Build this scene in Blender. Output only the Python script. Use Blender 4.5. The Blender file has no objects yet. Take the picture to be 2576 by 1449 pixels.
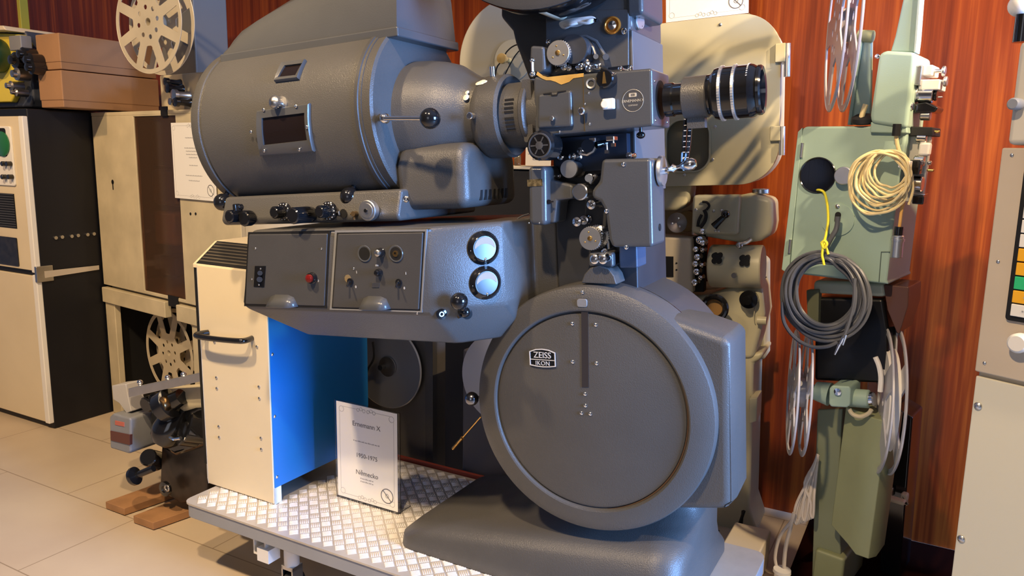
import bpy, math, random
from mathutils import Vector, Matrix
from mathutils.geometry import tessellate_polygon
random.seed(7)
S=bpy.context.scene; COL=S.collection
V=Vector
# ------------------------------------------------------------------ camera
F=1950.0; CX=1288.0; CY=724.5; EYE=V((0,0,1.3))
_d=V((-190,11231,1950)).normalized()
_Y=(V((0,0,1))-_d.z*_d).normalized(); _Z=-_d; _X=_Y.cross(_Z)
def c2w(v): return V((_X.dot(v),_Y.dot(v),_Z.dot(v)))
def ray(px,py): return c2w(V((px-CX,py-CY,F)).normalized())
cd=bpy.data.cameras.new('camera'); cam=bpy.data.objects.new('camera',cd); COL.objects.link(cam)
r_,u_,b_=c2w(V((1,0,0))),c2w(V((0,-1,0))),c2w(V((0,0,-1)))
cam.matrix_world=Matrix(((r_.x,u_.x,b_.x,0),(r_.y,u_.y,b_.y,0),(r_.z,u_.z,b_.z,1.3),(0,0,0,1)))
cd.sensor_width=36; cd.lens=36*F/2576; cd.clip_start=.02; S.camera=cam
# ------------------------------------------------------------------ world, lights, exposure
S.view_settings.view_transform='Standard'; S.view_settings.look='None'
S.view_settings.gamma=1; S.view_settings.exposure=0.0
w=bpy.data.worlds.new('world'); S.world=w; w.use_nodes=True
w.node_tree.nodes['Background'].inputs[0].default_value=(.8,.75,.7,1); w.node_tree.nodes['Background'].inputs[1].default_value=.1
def lamp(name,kind,loc,to,power,col,size=.3,size2=None,angle=60,blend=.5):
    l=bpy.data.lights.new(name,kind); l.energy=power; l.color=col
    if kind=='AREA':
        l.shape='RECTANGLE'; l.size=size; l.size_y=size2 or size
    else:
        l.shadow_soft_size=size
    if kind=='SPOT': l.spot_size=math.radians(angle); l.spot_blend=blend
    o=bpy.data.objects.new(name,l); COL.objects.link(o); o.location=loc
    o.rotation_euler=(V(to)-V(loc)).to_track_quat('-Z','Y').to_euler(); return o
WARM=(1,.72,.42); COOL=(.36,.58,1)
lamp('ceiling_spot_left','SPOT',(-1.5,1.0,2.95),(-1.6,2.5,.5),290,WARM,.06,angle=95,blend=.7)
lamp('ceiling_spot_far_left','SPOT',(-3.1,1.1,2.95),(-2.9,3.9,1.5),170,(1,.62,.30),.06,angle=75,blend=.8)
lamp('ceiling_spot_centre','SPOT',(-.45,.35,2.95),(-.1,1.7,.95),270,WARM,.05,angle=82,blend=.7)
lamp('ceiling_spot_right','SPOT',(2.1,.9,2.95),(1.15,2.6,1.8),400,(1,.70,.38),.04,angle=66,blend=1.0)
lamp('daylight_window','AREA',(3.37,-.40,1.5),(.2,2.0,.9),230,(.22,.46,1),1.5,1.6).data.spread=math.radians(110)
lamp('front_fill_spot','SPOT',(2.0,.1,2.95),(1.25,2.5,1.15),430,(1,.74,.46),.05,angle=62,blend=.8)  # added warm fill for the right-hand machines, not a known fixture
lamp('soft_front_fill','AREA',(-1.5,-2.4,1.5),(-.5,2.5,.8),14,(.85,.88,1),1.6,1.8)  # added weak fill from behind the camera; no door stands here
# ------------------------------------------------------------------ frames
class Fr:
    def __init__(s,o,yaw,pitch=0,roll=0,scale=1):
        s.s=scale
        a,p,q=math.radians(yaw),math.radians(pitch),math.radians(roll)
        ex=V((math.sin(a),-math.cos(a),0)); ey=V((math.cos(a),math.sin(a),0)); ez=V((0,0,1))
        ex,ez=ex*math.cos(p)+ez*math.sin(p), ez*math.cos(p)-ex*math.sin(p)
        s.o=V(o); s.A=(ex,ey,ez)
    def h(s,px,py,v,ax=1):
        r=ray(px,py); n=s.A[ax]; t=(v*s.s-n.dot(EYE-s.o))/n.dot(r); q=EYE+r*t-s.o
        return V((s.A[0].dot(q),s.A[1].dot(q),s.A[2].dot(q)))/s.s
    def poly(s,pts,y): return [(lambda q:(q.x,q.z))(s.h(a,b,y)) for a,b in pts]
    def w(s,p): return s.o+(s.A[0]*p[0]+s.A[1]*p[1]+s.A[2]*p[2])*s.s
    def mat(s,b):
        o=s.w(b); a=s.A
        return Matrix(((a[0].x,a[1].x,a[2].x,o.x),(a[0].y,a[1].y,a[2].y,o.y),(a[0].z,a[1].z,a[2].z,o.z),(0,0,0,1)))
def at(px,py,dist):
    r=ray(px,py); return EYE+r*(dist/math.hypot(r.x,r.y))
P=Fr((0,0,0),61)
M=Fr(at(1500,1025,1.70),63.7,4.2,scale=.8718)   # machine plans are drawn 1/.8718 full size
# ------------------------------------------------------------------ materials
def mat(name,col,rough=.5,metal=0,bump=0,bscale=200,var=0,vscale=8,coat=0,emit=0,trans=0,alpha=1,ior=1.45,spec=.5,col2=None,aniso=0):
    m=bpy.data.materials.new(name); m.use_nodes=True; nt=m.node_tree; b=nt.nodes['Principled BSDF']
    I=b.inputs; I['Base Color'].default_value=(*col,1); I['Roughness'].default_value=rough; I['Metallic'].default_value=metal
    I['Coat Weight'].default_value=coat; I['Coat Roughness'].default_value=.12
    I['Transmission Weight'].default_value=trans; I['IOR'].default_value=ior; I['Specular IOR Level'].default_value=spec
    I['Alpha'].default_value=alpha
    if emit: I['Emission Color'].default_value=(*col,1); I['Emission Strength'].default_value=emit
    tc=nt.nodes.new('ShaderNodeTexCoord')
    if var or col2:
        n=nt.nodes.new('ShaderNodeTexNoise'); n.inputs['Scale'].default_value=vscale; n.inputs['Detail'].default_value=6
        nt.links.new(tc.outputs['Object'],n.inputs['Vector'])
        r=nt.nodes.new('ShaderNodeValToRGB'); r.color_ramp.elements[0].position=.35; r.color_ramp.elements[1].position=.7
        c2=col2 or tuple(max(0,c*(1-var)) for c in col)
        r.color_ramp.elements[0].color=(*c2,1); r.color_ramp.elements[1].color=(*col,1)
        nt.links.new(n.outputs['Fac'],r.inputs['Fac']); nt.links.new(r.outputs['Color'],I['Base Color'])
    if bump:
        n=nt.nodes.new('ShaderNodeTexNoise'); n.inputs['Scale'].default_value=bscale; n.inputs['Detail'].default_value=2
        nt.links.new(tc.outputs['Object'],n.inputs['Vector'])
        bp=nt.nodes.new('ShaderNodeBump'); bp.inputs['Strength'].default_value=bump; bp.inputs['Distance'].default_value=.002
        nt.links.new(n.outputs['Fac'],bp.inputs['Height']); nt.links.new(bp.outputs['Normal'],I['Normal'])
    return m
GREY=mat('grey_wrinkle_paint',(.082,.080,.078),.36,bump=.35,bscale=420,var=.12,vscale=5)
GREYS=mat('grey_smooth_enamel',(.075,.078,.083),.28,bump=.08,bscale=300,var=.1,vscale=6,coat=.25)
GREYD=mat('dark_grey_panel',(.058,.058,.061),.42,bump=.12,bscale=400,var=.12)
GREYP=mat('pale_grey_paint',(.22,.225,.235),.4,bump=.1,var=.15)
PLATE=mat('dark_mechanism_plate',(.04,.042,.048),.4,var=.2)
BLACK=mat('black_bakelite',(.008,.008,.009),.12,coat=.5)
BLACKM=mat('black_matt',(.006,.006,.007),.6)
RUBBER=mat('black_rubber',(.012,.012,.013),.55)
CHROME=mat('chrome',(.85,.85,.86),.14,1)
STEEL=mat('brushed_steel',(.62,.61,.6),.3,1,var=.15,vscale=30)
ALU=mat('aluminium',(.72,.72,.72),.38,1,var=.1,vscale=20)
BRASS=mat('brass',(.7,.42,.14),.3,1)
CREAM=mat('cream_enamel',(.72,.62,.44),.42,bump=.05,bscale=100,var=.08,vscale=3)
CREAMW=mat('white_cream_edge',(.78,.77,.74),.4)
BLUE=mat('blue_enamel',(.012,.17,.50),.35,bump=.04,bscale=300)
BEIGE=mat('beige_enamel',(.55,.52,.36),.35,bump=.05,bscale=120,var=.12,vscale=6)
BEIGEW=mat('old_cream_paint',(.62,.54,.37),.5,var=.22,vscale=7)
GREEN=mat('mint_green_enamel',(.33,.46,.39),.4,bump=.06,bscale=300,var=.08,vscale=5)
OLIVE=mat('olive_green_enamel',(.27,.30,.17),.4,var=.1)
CARD=mat('cardboard',(.34,.19,.10),.85,bump=.2,bscale=60,var=.12)
YELL=mat('yellow_enamel',(.75,.62,.08),.4,var=.1)
WHITE=mat('white_plastic',(.8,.78,.74),.4)
PAPER=mat('printed_paper',(.82,.81,.80),.7)
INK=mat('printing_ink',(.13,.13,.15),.6)
INKG=mat('pale_printing_ink',(.35,.35,.37),.6)
ACRYL=mat('clear_acrylic',(.95,.97,.98),.04,trans=1,ior=1.3)
GLASSD=mat('smoked_glass',(.012,.008,.008),.08,spec=.6)
LENSG=mat('coated_lens_glass',(.02,.012,.02),.04,coat=1)
RED=mat('red_lamp_lens',(.14,.008,.006),.2)
NAVY=mat('navy_black_rack_side',(.004,.0045,.008),.5,bump=.05)
CABLEG=mat('grey_cable',(.10,.105,.12),.4)
CABLEC=mat('cream_cable',(.78,.64,.34),.45)
CABLEY=mat('yellow_cord',(.80,.72,.04),.5)
CABLEW=mat('white_cable',(.62,.56,.5),.5)
REELC=mat('cream_reel_metal',(.60,.52,.38),.4,.15,var=.15)
WOODP=mat('plank_wood',(.42,.22,.10),.55,var=.3,vscale=12)
ORANGE=mat('orange_key',(.85,.42,.02),.4); GREENK=mat('green_key',(.03,.50,.20),.4)
SCOPE=mat('green_scope_glass',(.02,.14,.05),.15,coat=.5)
PRIMER=mat('exposed_yellow_primer',(.62,.38,.10),.55,var=.2,vscale=40)
CHIP=mat('chipped_bare_paint',(.75,.72,.62),.6)
DIALF=mat('meter_dial_card',(.36,.31,.25),.7,spec=.2)
BADGE=mat('worn_badge_metal',(.85,.83,.8),.42,.5)
WALLM=mat('plain_plaster',(.50,.44,.38),.9)
AMBER=mat('amber_indicator',(.75,.3,.05),.2,.6)
def wood_wall():
    m=mat('varnished_mahogany',(.2,.04,.01),.36,coat=.08,spec=.3); nt=m.node_tree; b=nt.nodes['Principled BSDF']
    tc=nt.nodes.new('ShaderNodeTexCoord'); mp=nt.nodes.new('ShaderNodeMapping'); mp.inputs['Scale'].default_value=(14,1,.55)
    n=nt.nodes.new('ShaderNodeTexNoise'); n.inputs['Scale'].default_value=1.6; n.inputs['Detail'].default_value=8; n.inputs['Distortion'].default_value=.5
    mp2=nt.nodes.new('ShaderNodeMapping'); mp2.inputs['Scale'].default_value=(95,1,1.6)
    n2=nt.nodes.new('ShaderNodeTexNoise'); n2.inputs['Scale'].default_value=1.2; n2.inputs['Detail'].default_value=4
    nt.links.new(tc.outputs['Object'],mp.inputs[0]); nt.links.new(mp.outputs[0],n.inputs['Vector'])
    nt.links.new(tc.outputs['Object'],mp2.inputs[0]); nt.links.new(mp2.outputs[0],n2.inputs['Vector'])
    ad=nt.nodes.new('ShaderNodeMath'); ad.operation='MULTIPLY_ADD'; ad.inputs[1].default_value=.35
    nt.links.new(n2.outputs['Fac'],ad.inputs[0]); nt.links.new(n.outputs['Fac'],ad.inputs[2])
    r=nt.nodes.new('ShaderNodeValToRGB'); e=r.color_ramp.elements
    e[0].position=.45; e[0].color=(.075,.008,.0015,1); e[1].position=.95; e[1].color=(.36,.078,.009,1)
    x=e.new(.68); x.color=(.18,.028,.004,1)
    nt.links.new(ad.outputs[0],r.inputs['Fac']); nt.links.new(r.outputs['Color'],b.inputs['Base Color']); return m
def floor_shading():
    m=mat('beige_stone_tiles',(.5,.38,.25),.45,bump=.1,bscale=30); nt=m.node_tree; b=nt.nodes['Principled BSDF']
    tc=nt.nodes.new('ShaderNodeTexCoord'); br=nt.nodes.new('ShaderNodeTexBrick')
    br.offset=.5; br.inputs['Scale'].default_value=1; br.inputs['Brick Width'].default_value=.8; br.inputs['Row Height'].default_value=.4
    br.inputs['Mortar Size'].default_value=.0025; br.inputs['Mortar Smooth'].default_value=.4
    n=nt.nodes.new('ShaderNodeTexNoise'); n.inputs['Scale'].default_value=3; n.inputs['Detail'].default_value=8
    r=nt.nodes.new('ShaderNodeValToRGB'); r.color_ramp.elements[0].position=.35; r.color_ramp.elements[1].position=.7
    r.color_ramp.elements[0].color=(.50,.40,.29,1); r.color_ramp.elements[1].color=(.56,.46,.33,1)
    nt.links.new(tc.outputs['Object'],n.inputs['Vector']); nt.links.new(n.outputs['Fac'],r.inputs['Fac'])
    nt.links.new(tc.outputs['Object'],br.inputs['Vector'])
    nt.links.new(r.outputs['Color'],br.inputs['Color1']); nt.links.new(r.outputs['Color'],br.inputs['Color2'])
    br.inputs['Mortar'].default_value=(.30,.225,.15,1)
    nt.links.new(br.outputs['Color'],b.inputs['Base Color']); return m
# ------------------------------------------------------------------ mesh builder
def frame_of(ax):
    ax=V(ax).normalized(); t=V((0,0,1)) if abs(ax.z)<.9 else V((1,0,0))
    u=ax.cross(t).normalized(); return u,ax.cross(u).normalized(),ax
def rr(x0,x1,z0,z1,r,n=5):
    o=[]
    for cx,cz,a in ((x1-r,z1-r,0),(x0+r,z1-r,90),(x0+r,z0+r,180),(x1-r,z0+r,270)):
        for k in range(n+1):
            t=math.radians(a+90*k/n); o.append((cx+r*math.cos(t),cz+r*math.sin(t)))
    return o
def circ(cx,cz,r,n=32,rz=None,a0=0,a1=360):
    return [(cx+r*math.cos(math.radians(a0+(a1-a0)*k/n)),cz+(rz or r)*math.sin(math.radians(a0+(a1-a0)*k/n))) for k in range(n if a1-a0==360 else n+1)]
def smooth(pts,n=6,closed=False):
    P_=[V(p) for p in pts]; L=len(P_); o=[]
    rng=range(L if closed else L-1)
    for i in rng:
        g=(lambda k:P_[k%L]) if closed else (lambda k:P_[max(0,min(L-1,k))])
        a,b,c,d=g(i-1),g(i),g(i+1),g(i+2)
        for k in range(n):
            t=k/n; o.append(.5*((2*b)+(c-a)*t+(2*a-5*b+4*c-d)*t*t+(3*b-a-3*c+d)*t**3))
    if not closed: o.append(P_[-1])
    return o
class MB:
    def __init__(s): s.v=[]; s.f=[]
    def add(s,vs,fs):
        k=len(s.v); s.v+=[V(q) for q in vs]; s.f+=[tuple(i+k for i in f) for f in fs]; return s
    def box(s,x0,x1,y0,y1,z0,z1):
        return s.add([(x,y,z) for x in (x0,x1) for y in (y0,y1) for z in (z0,z1)],[(0,1,3,2),(4,6,7,5),(0,4,5,1),(2,3,7,6),(0,2,6,4),(1,5,7,3)])
    def prism(s,pts,a,b,ax='y',holes=()):
        def p3(q,t): return (q[0],t,q[1]) if ax=='y' else ((t,q[0],q[1]) if ax=='x' else (q[0],q[1],t))
        if not holes:
            n=len(pts)
            return s.add([p3(q,a) for q in pts]+[p3(q,b) for q in pts],[tuple(range(n)),tuple(range(2*n-1,n-1,-1))]+[(i,i+n,(i+1)%n+n,(i+1)%n) for i in range(n)])
        loops=[list(pts)]+[list(h) for h in holes]; fl=[q for l in loops for q in l]; n=len(fl)
        tr=tessellate_polygon([[V((q[0],q[1],0)) for q in l] for l in loops])
        fs=[tuple(t) for t in tr]+[tuple(i+n for i in reversed(t)) for t in tr]; k=0
        for l in loops:
            m=len(l); fs+=[(k+i,k+i+n,k+(i+1)%m+n,k+(i+1)%m) for i in range(m)]; k+=m
        return s.add([p3(q,a) for q in fl]+[p3(q,b) for q in fl],fs)
    def loft(s,secs,caps=True):
        n=len(secs[0]); fs=[]
        for j in range(len(secs)-1):
            fs+=[(j*n+i,j*n+(i+1)%n,(j+1)*n+(i+1)%n,(j+1)*n+i) for i in range(n)]
        if caps: fs+=[tuple(reversed(range(n))),tuple(range((len(secs)-1)*n,len(secs)*n))]
        return s.add([q for l in secs for q in l],fs)
    def lathe(s,prof,o,ax,n=40,a0=0,a1=360,sy=1):
        o=V(o); u,v,w_=frame_of(ax); full=(a1-a0)==360; m=n if full else n+1; vs=[]; fs=[]
        for r,t in prof:
            for k in range(m):
                a=math.radians(a0+(a1-a0)*k/n); vs.append(o+w_*t+u*(r*math.cos(a))+v*(r*math.sin(a)*sy))
        for j in range(len(prof)-1):
            for k in range(m if full else m-1):
                fs.append((j*m+k,j*m+(k+1)%m,(j+1)*m+(k+1)%m,(j+1)*m+k))
        if full:
            if prof[0][0]>1e-6: fs.append(tuple(reversed(range(m))))
            if prof[-1][0]>1e-6: fs.append(tuple(range((len(prof)-1)*m,len(prof)*m)))
        return s.add(vs,fs)
    def cyl(s,a,b,r,r2=None,n=24,e=0):
        a,b=V(a),V(b); L=(b-a).length; r2=r if r2 is None else r2
        pr=[(r,0),(r2,L)] if not e else [(r-e,0),(r,e),(r2,L-e),(r2-e,L)]
        return s.lathe(pr,a,b-a,n)
    def sph(s,c,r,n=24,sz=1,ax=(0,0,1)):
        k=n//2; return s.lathe([(r*math.sin(math.pi*i/k)+1e-7,-r*sz*math.cos(math.pi*i/k)) for i in range(k+1)],c,ax,n)
    def tor(s,c,R,r,ax,n=40,m=10,a0=0,a1=360):
        c=V(c); u,v,w_=frame_of(ax)
        return s.tube([c+u*(R*math.cos(math.radians(a0+(a1-a0)*k/n)))+v*(R*math.sin(math.radians(a0+(a1-a0)*k/n))) for k in range(n if a1-a0==360 else n+1)],r,m,a1-a0==360)
    def tube(s,pts,r,m=8,closed=False):
        P_=[V(p) for p in pts]; L=len(P_); vs=[]; fs=[]; u=None
        for i in range(L):
            if closed: t=P_[(i+1)%L]-P_[i-1]
            else: t=P_[min(L-1,i+1)]-P_[max(0,i-1)]
            t=t.normalized() if t.length>1e-9 else V((0,0,1))
            if u is None: u=frame_of(t)[0]
            u=(u-t*u.dot(t)); u=u.normalized() if u.length>1e-6 else frame_of(t)[0]
            v=t.cross(u); rr_=r(i/(L-1)) if callable(r) else r
            vs+=[P_[i]+u*(rr_*math.cos(2*math.pi*k/m))+v*(rr_*math.sin(2*math.pi*k/m)) for k in range(m)]
        for i in range(L if closed else L-1):
            j=(i+1)%L; fs+=[(i*m+k,i*m+(k+1)%m,j*m+(k+1)%m,j*m+k) for k in range(m)]
        if not closed: fs+=[tuple(reversed(range(m))),tuple(range((L-1)*m,L*m))]
        return s.add(vs,fs)
    def ribs(s,o,ax,r,t0,t1,n=28,h=.0015,w=.5):   # knurling round a cylinder
        o=V(o); u,v,w_=frame_of(ax)
        for k in range(n):
            a=2*math.pi*k/n; d=math.pi/n*w; q=[]
            for t in (t0,t1):
                for aa,r_ in ((a-d,r-.0005),(a-d*.7,r+h),(a+d*.7,r+h),(a+d,r-.0005)):
                    q.append(o+w_*t+u*(r_*math.cos(aa))+v*(r_*math.sin(aa)))
            s.add(q,[(0,1,2,3),(7,6,5,4),(0,4,5,1),(1,5,6,2),(2,6,7,3)])
        return s
    def text(s,txt,size,o,ux,uy,ext=.0004,align='CENTER',sp=1):
        c=bpy.data.curves.new('t','FONT'); c.body=txt; c.size=size; c.align_x=align; c.align_y='CENTER'; c.extrude=ext; c.resolution_u=3; c.space_character=sp
        ob=bpy.data.objects.new('t',c); COL.objects.link(ob); bpy.context.view_layer.update()
        me=bpy.data.meshes.new_from_object(ob.evaluated_get(bpy.context.evaluated_depsgraph_get()))
        ux,uy=V(ux).normalized(),V(uy).normalized(); uz=ux.cross(uy); o=V(o)
        s.add([o+ux*q.co.x+uy*q.co.y+uz*q.co.z for q in me.vertices],[tuple(p.vertices) for p in me.polygons])
        bpy.data.objects.remove(ob); bpy.data.curves.remove(c); bpy.data.meshes.remove(me); return s
def mk(name,mb,m,parent,base,bevel=0,seg=2,sharp=35,kind=None,label=None,scale=1):
    me=bpy.data.meshes.new(name); b=V(base); me.from_pydata([tuple((q-b)*scale) for q in mb.v],[],mb.f)
    me.validate(); 
    import bmesh
    bm=bmesh.new(); bm.from_mesh(me); bmesh.ops.remove_doubles(bm,verts=bm.verts,dist=1e-6); bmesh.ops.recalc_face_normals(bm,faces=bm.faces); bm.to_mesh(me); bm.free()
    me.materials.append(m)
    for p in me.polygons: p.use_smooth=True
    if not bevel: me.set_sharp_from_angle(angle=math.radians(sharp))
    o=bpy.data.objects.new(name,me); COL.objects.link(o)
    if bevel:
        md=o.modifiers.new('bevel','BEVEL'); md.width=bevel; md.segments=seg; md.limit_method='ANGLE'; md.angle_limit=math.radians(35); md.harden_normals=True
    if parent is not None: o.parent=parent
    if kind: o['kind']=kind
    if label: o['label']=label
    return o
class T:
    def __init__(s,name,label,cat,fr,base=(0,0,0),group=None):
        s.fr=fr; s.b=V(base); s.o=bpy.data.objects.new(name,None); COL.objects.link(s.o)
        s.o.empty_display_size=.05; s.o.matrix_world=fr.mat(s.b); s.o['label']=label; s.o['category']=cat
        if group: s.o['group']=group
    def p(s,name,mb,m,parent=None,**k): return mk(name,mb,m,parent or s.o,s.b,scale=s.fr.s,**k)
def single(name,label,cat,fr,base,mb,m,group=None,**k):
    o=mk(name,mb,m,None,base,**k); o.matrix_world=fr.mat(V(base)); o['label']=label; o['category']=cat
    if group: o['group']=group
    return o
def struct(name,fr,mb,m,**k):
    o=mk(name,mb,m,None,(0,0,0),**k); o.matrix_world=fr.mat(V((0,0,0))); o['kind']='structure'; return o
def screws(t,parent,pts,ax,r=.004,m=None,name='screw'):
    for q in pts:
        q=V(q); a=V(ax).normalized(); mb=MB(); mb.lathe([(r,0),(r,r*.4),(r*.6,r*.75),(0.0001,r*.85)],q,a,12)
        t.p(name,mb,m or CHROME,parent)
# ------------------------------------------------------------------ room
WY=2.87   # back wall in the P frame
struct('floor',P,MB().box(-7,5,-4.5,WY+.1,-.1,0),floor_shading())
struct('wall_back',P,MB().box(-7,5,WY,WY+.1,0,3.1),wood_wall())
struct('wall_left',P,MB().box(-7.1,-7,-4.5,WY+.1,0,3.1),WALLM)
struct('wall_front',P,MB().box(-7,5,-4.6,-4.5,0,3.1),WALLM)
struct('ceiling',P,MB().box(-7,5,-4.5,WY+.1,3.1,3.2),WALLM)
wr=MB(); wr.prism([(-4.5,0),(WY+.1,0),(WY+.1,3.1),(-4.5,3.1)],3.3,3.4,'x',holes=[[(.4,.6),(2.2,.6),(2.2,2.4),(.4,2.4)]])
struct('wall_right',P,wr,WALLM)
mb=MB(); mb.prism([(.4,.6),(2.2,.6),(2.2,2.4),(.4,2.4)],3.31,3.37,'x',holes=[[(.46,.66),(1.27,.66),(1.27,2.34),(.46,2.34)],[(1.33,.66),(2.14,.66),(2.14,2.34),(1.33,2.34)]]); struct('window_1',P,mb,WHITE)
# ------------------------------------------------------------------ main projector, frame M
AY=.04; ZC=.79; ZA=.766; R=.235
pj=T('film_projector','large grey cinema projector with round lower magazine, standing on the steel trolley','projector',M,M.h(1500,1300,.15))
h=M.h
def lampcyl(px,py,r=R):      # where the sight line meets the lamp house cylinder -> x, angle below the front
    best=None
    for i in range(721):
        a=math.radians(-90+i*.25); y=AY-r*math.cos(a); z=ZC-r*math.sin(a); q=h(px,py,y)
        e=abs(q.z-z)
        if best is None or e<best[0]: best=(e,q.x,math.degrees(a))
    return best[1],best[2]
def cp(x,a,r): a=math.radians(a); return V((x,AY-r*math.cos(a),ZC-r*math.sin(a)))
def cpatch(mb,c,r0,r1,n=8):   # curved slab on the cylinder; c = 4 corners (x,a): TL,TR,BR,BL
    vs=[]; 
    for r in (r0,r1):
        for i in range(n+1):
            t=i/n
            for k in (0,1):
                A_=c[0] if k==0 else c[1]; B_=c[3] if k==0 else c[2]
                vs.append(cp(A_[0]*(1-t)+B_[0]*t,A_[1]*(1-t)+B_[1]*t,r))
    m=(n+1)*2; fs=[]
    for i in range(n):
        a=2*i; fs+=[(a,a+1,a+3,a+2),(m+a+2,m+a+3,m+a+1,m+a),(a,a+2,m+a+2,m+a),(a+1,m+a+1,m+a+3,a+3)]
    fs+=[(0,m,m+1,1),(2*n,2*n+1,m+2*n+1,m+2*n)]
    return mb.add(vs,fs)
XL,XR=-1.15,-.50
# lamp house body
mb=MB(); mb.lathe([(R-.05,0),(R-.008,.03),(R-.004,.05),(R-.004,XR-XL-.01),(R-.012,XR-XL),(.02,XR-XL)],(XL,AY,ZC),(1,0,0),96)
lh=pj.p('lamp_house',mb,GREY)
mb=MB(); mb.prism([(-.155,.505),(-.165,.52),(-.14,ZC-R*.86),(.1,ZC-R*.86),(.25,.7),(.25,.505)],-1.10,XR+.035,'x')
pj.p('control_ledge',mb,GREY,bevel=.012,seg=3)
# end ring
mb=MB(); mb.lathe([(R-.004,-.05),(R+.004,-.048),(R+.006,-.004),(R-.002,.001),(.05,.001)],(XR,AY,ZC),(1,0,0),96); pj.p('end_ring',mb,GREY,sharp=25)
mb=MB(); mb.lathe([(R-.01,0),(R+.006,.0),(R+.008,.004),(R+.008,.03),(R,.036)],(XL+.01,AY,ZC),(1,0,0),96); pj.p('end_ring',mb,GREY)
# hinged curved door
mb=MB(); mb.lathe([(R-.002,0),(R+.006,.001),(R+.007,.57),(R-.002,.571)],(XL+.05,AY,ZC),(1,0,0),60,-62,60); door=pj.p('lamp_house_door',mb,GREY)
mb=MB()
c=[lampcyl(925,130),(-.53,-58),(-.53,60),(-.55,60)]
mb.lathe([(R+.006,0),(R+.010,.002),(R+.010,.012),(R+.006,.014)],(-.552,AY,ZC),(1,0,0),60,-62,60); pj.p('door_seal',mb,GREYD,door)
mb=MB(); mb.box(XL+.06,-.53,cp(0,60,R).y-.014,cp(0,60,R).y-.004,cp(0,60,R).z-.010,cp(0,60,R).z-.002); pj.p('door_edge',mb,BLACKM,door)
# windows
def window(corners,inner,nm):
    C=[lampcyl(*q) for q in corners]; I=[lampcyl(*q) for q in inner]; mb=MB()
    n=8; ol=[(C[i][0]*(1-k/n)+C[(i+1)%4][0]*k/n,C[i][1]*(1-k/n)+C[(i+1)%4][1]*k/n) for i in range(4) for k in range(n)]
    il=[(I[i][0]*(1-k/n)+I[(i+1)%4][0]*k/n,I[i][1]*(1-k/n)+I[(i+1)%4][1]*k/n) for i in range(4) for k in range(n)]
    rings=[[cp(x,a,R+.004) for x,a in ol],[cp(x,a,R+.013) for x,a in ol],[cp(x*.82+u*.18,a*.82+v*.18,R+.017) for (x,a),(u,v) in zip(ol,il)],[cp(x,a,R+.015) for x,a in il],[cp(x,a,R+.004) for x,a in il]]
    mb.loft(rings,caps=False)
    f=pj.p('window_frame',mb,GREYS,door,sharp=50)
    mb=MB(); cpatch(mb,I,R+.005,R+.010,8); pj.p(nm,mb,GLASSD,door,sharp=60); return f,C
f1,C1=window([(655,280),(787,262),(798,377),(662,388)],[(668,298),(775,285),(781,350),(672,362)],'viewing_glass')
window([(716,166),(776,158),(758,204),(698,211)],[(724,174),(768,168),(752,196),(708,201)],'small_viewing_glass')
screws(pj,door,[cp(*lampcyl(a,b),R+.018) for a,b in ((676,279),(757,270),(644,331),(784,318),(676,374),(764,371))],(0,-1,0),.0045)
x,a=lampcyl(712,264); n_=V((0,-math.cos(math.radians(a)),-math.sin(math.radians(a))))
mb=MB(); o=cp(x,a,R+.004); mb.lathe([(.022,0),(.022,.005),(.012,.007),(.011,.02),(.015,.022),(.016,.032),(.010,.038),(.0001,.04)],o,n_,28); mb.ribs(o,n_,.0155,.022,.032,18)
pj.p('lock_knob',mb,STEEL,door)
for q in ((562,484),(880,468)):
    x,a=lampcyl(q[0]+12,q[1]-4); n_=V((0,-math.cos(math.radians(a)),-math.sin(math.radians(a))-.0)).normalized(); o=cp(x,a,R)
    mb=MB(); mb.cyl(o,o+n_*.03,.007); mb.sph(o+n_*.042,.026,32); pj.p('ball_knob',mb,BLACK,door)
mb=MB()
for i in range(15):
    x,a=lampcyl(613+17.2*i,499-.85*i)
    mb.add([cp(x-.006+dx+da*.0011,a+da,R+.0085) for dx,da in ((-.004,-2.2),(.006,-2.2),(.010,0),(.009,2.2),(-.001,2.2),(-.005,0))],[(0,1,2,3,4,5)])
pj.p('vent_slots',mb,BLACKM,door)
# chimney hood
mb=MB(); secs=[]
HX=[(-1.095,.985,.995),(-1.092,.985,1.03),(-1.075,.985,1.058),(-1.04,.985,1.085),(-.98,.985,1.11),(-.88,.985,1.14),(-.7,.985,1.18),(-.52,.985,1.21),(-.475,.985,1.215)]
for x,zb,zt in HX:
    yf=-.10; yb=.20; hh=zt-zb; zb+= .0
    l=[(x,yf,zb),(x,yf+.002,zb+min(.028,hh*.5)),(x,yf+.012,zb+hh*.55),(x,yf+.03,zb+hh*.82),(x,yf+.07,zt),(x,yb-.07,zt),(x,yb-.03,zb+hh*.82),(x,yb-.012,zb+hh*.55),(x,yb-.002,zb+min(.028,hh*.5)),(x,yb,zb)]
    secs.append(l)
mb.loft(secs); hood=pj.p('chimney_hood',mb,GREYS,sharp=40)
mb=MB(); mb.prism([(-1.10,.978),(-.468,.978),(-.468,1.004),(-1.10,1.004)],-.106,.206,'y'); pj.p('hood_rim',mb,GREYS,hood,bevel=.004)
mb=MB(); mb.box(-1.08,-.50,-.06,.17,.93,.98); pj.p('hood_throat',mb,BLACKM)
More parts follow.
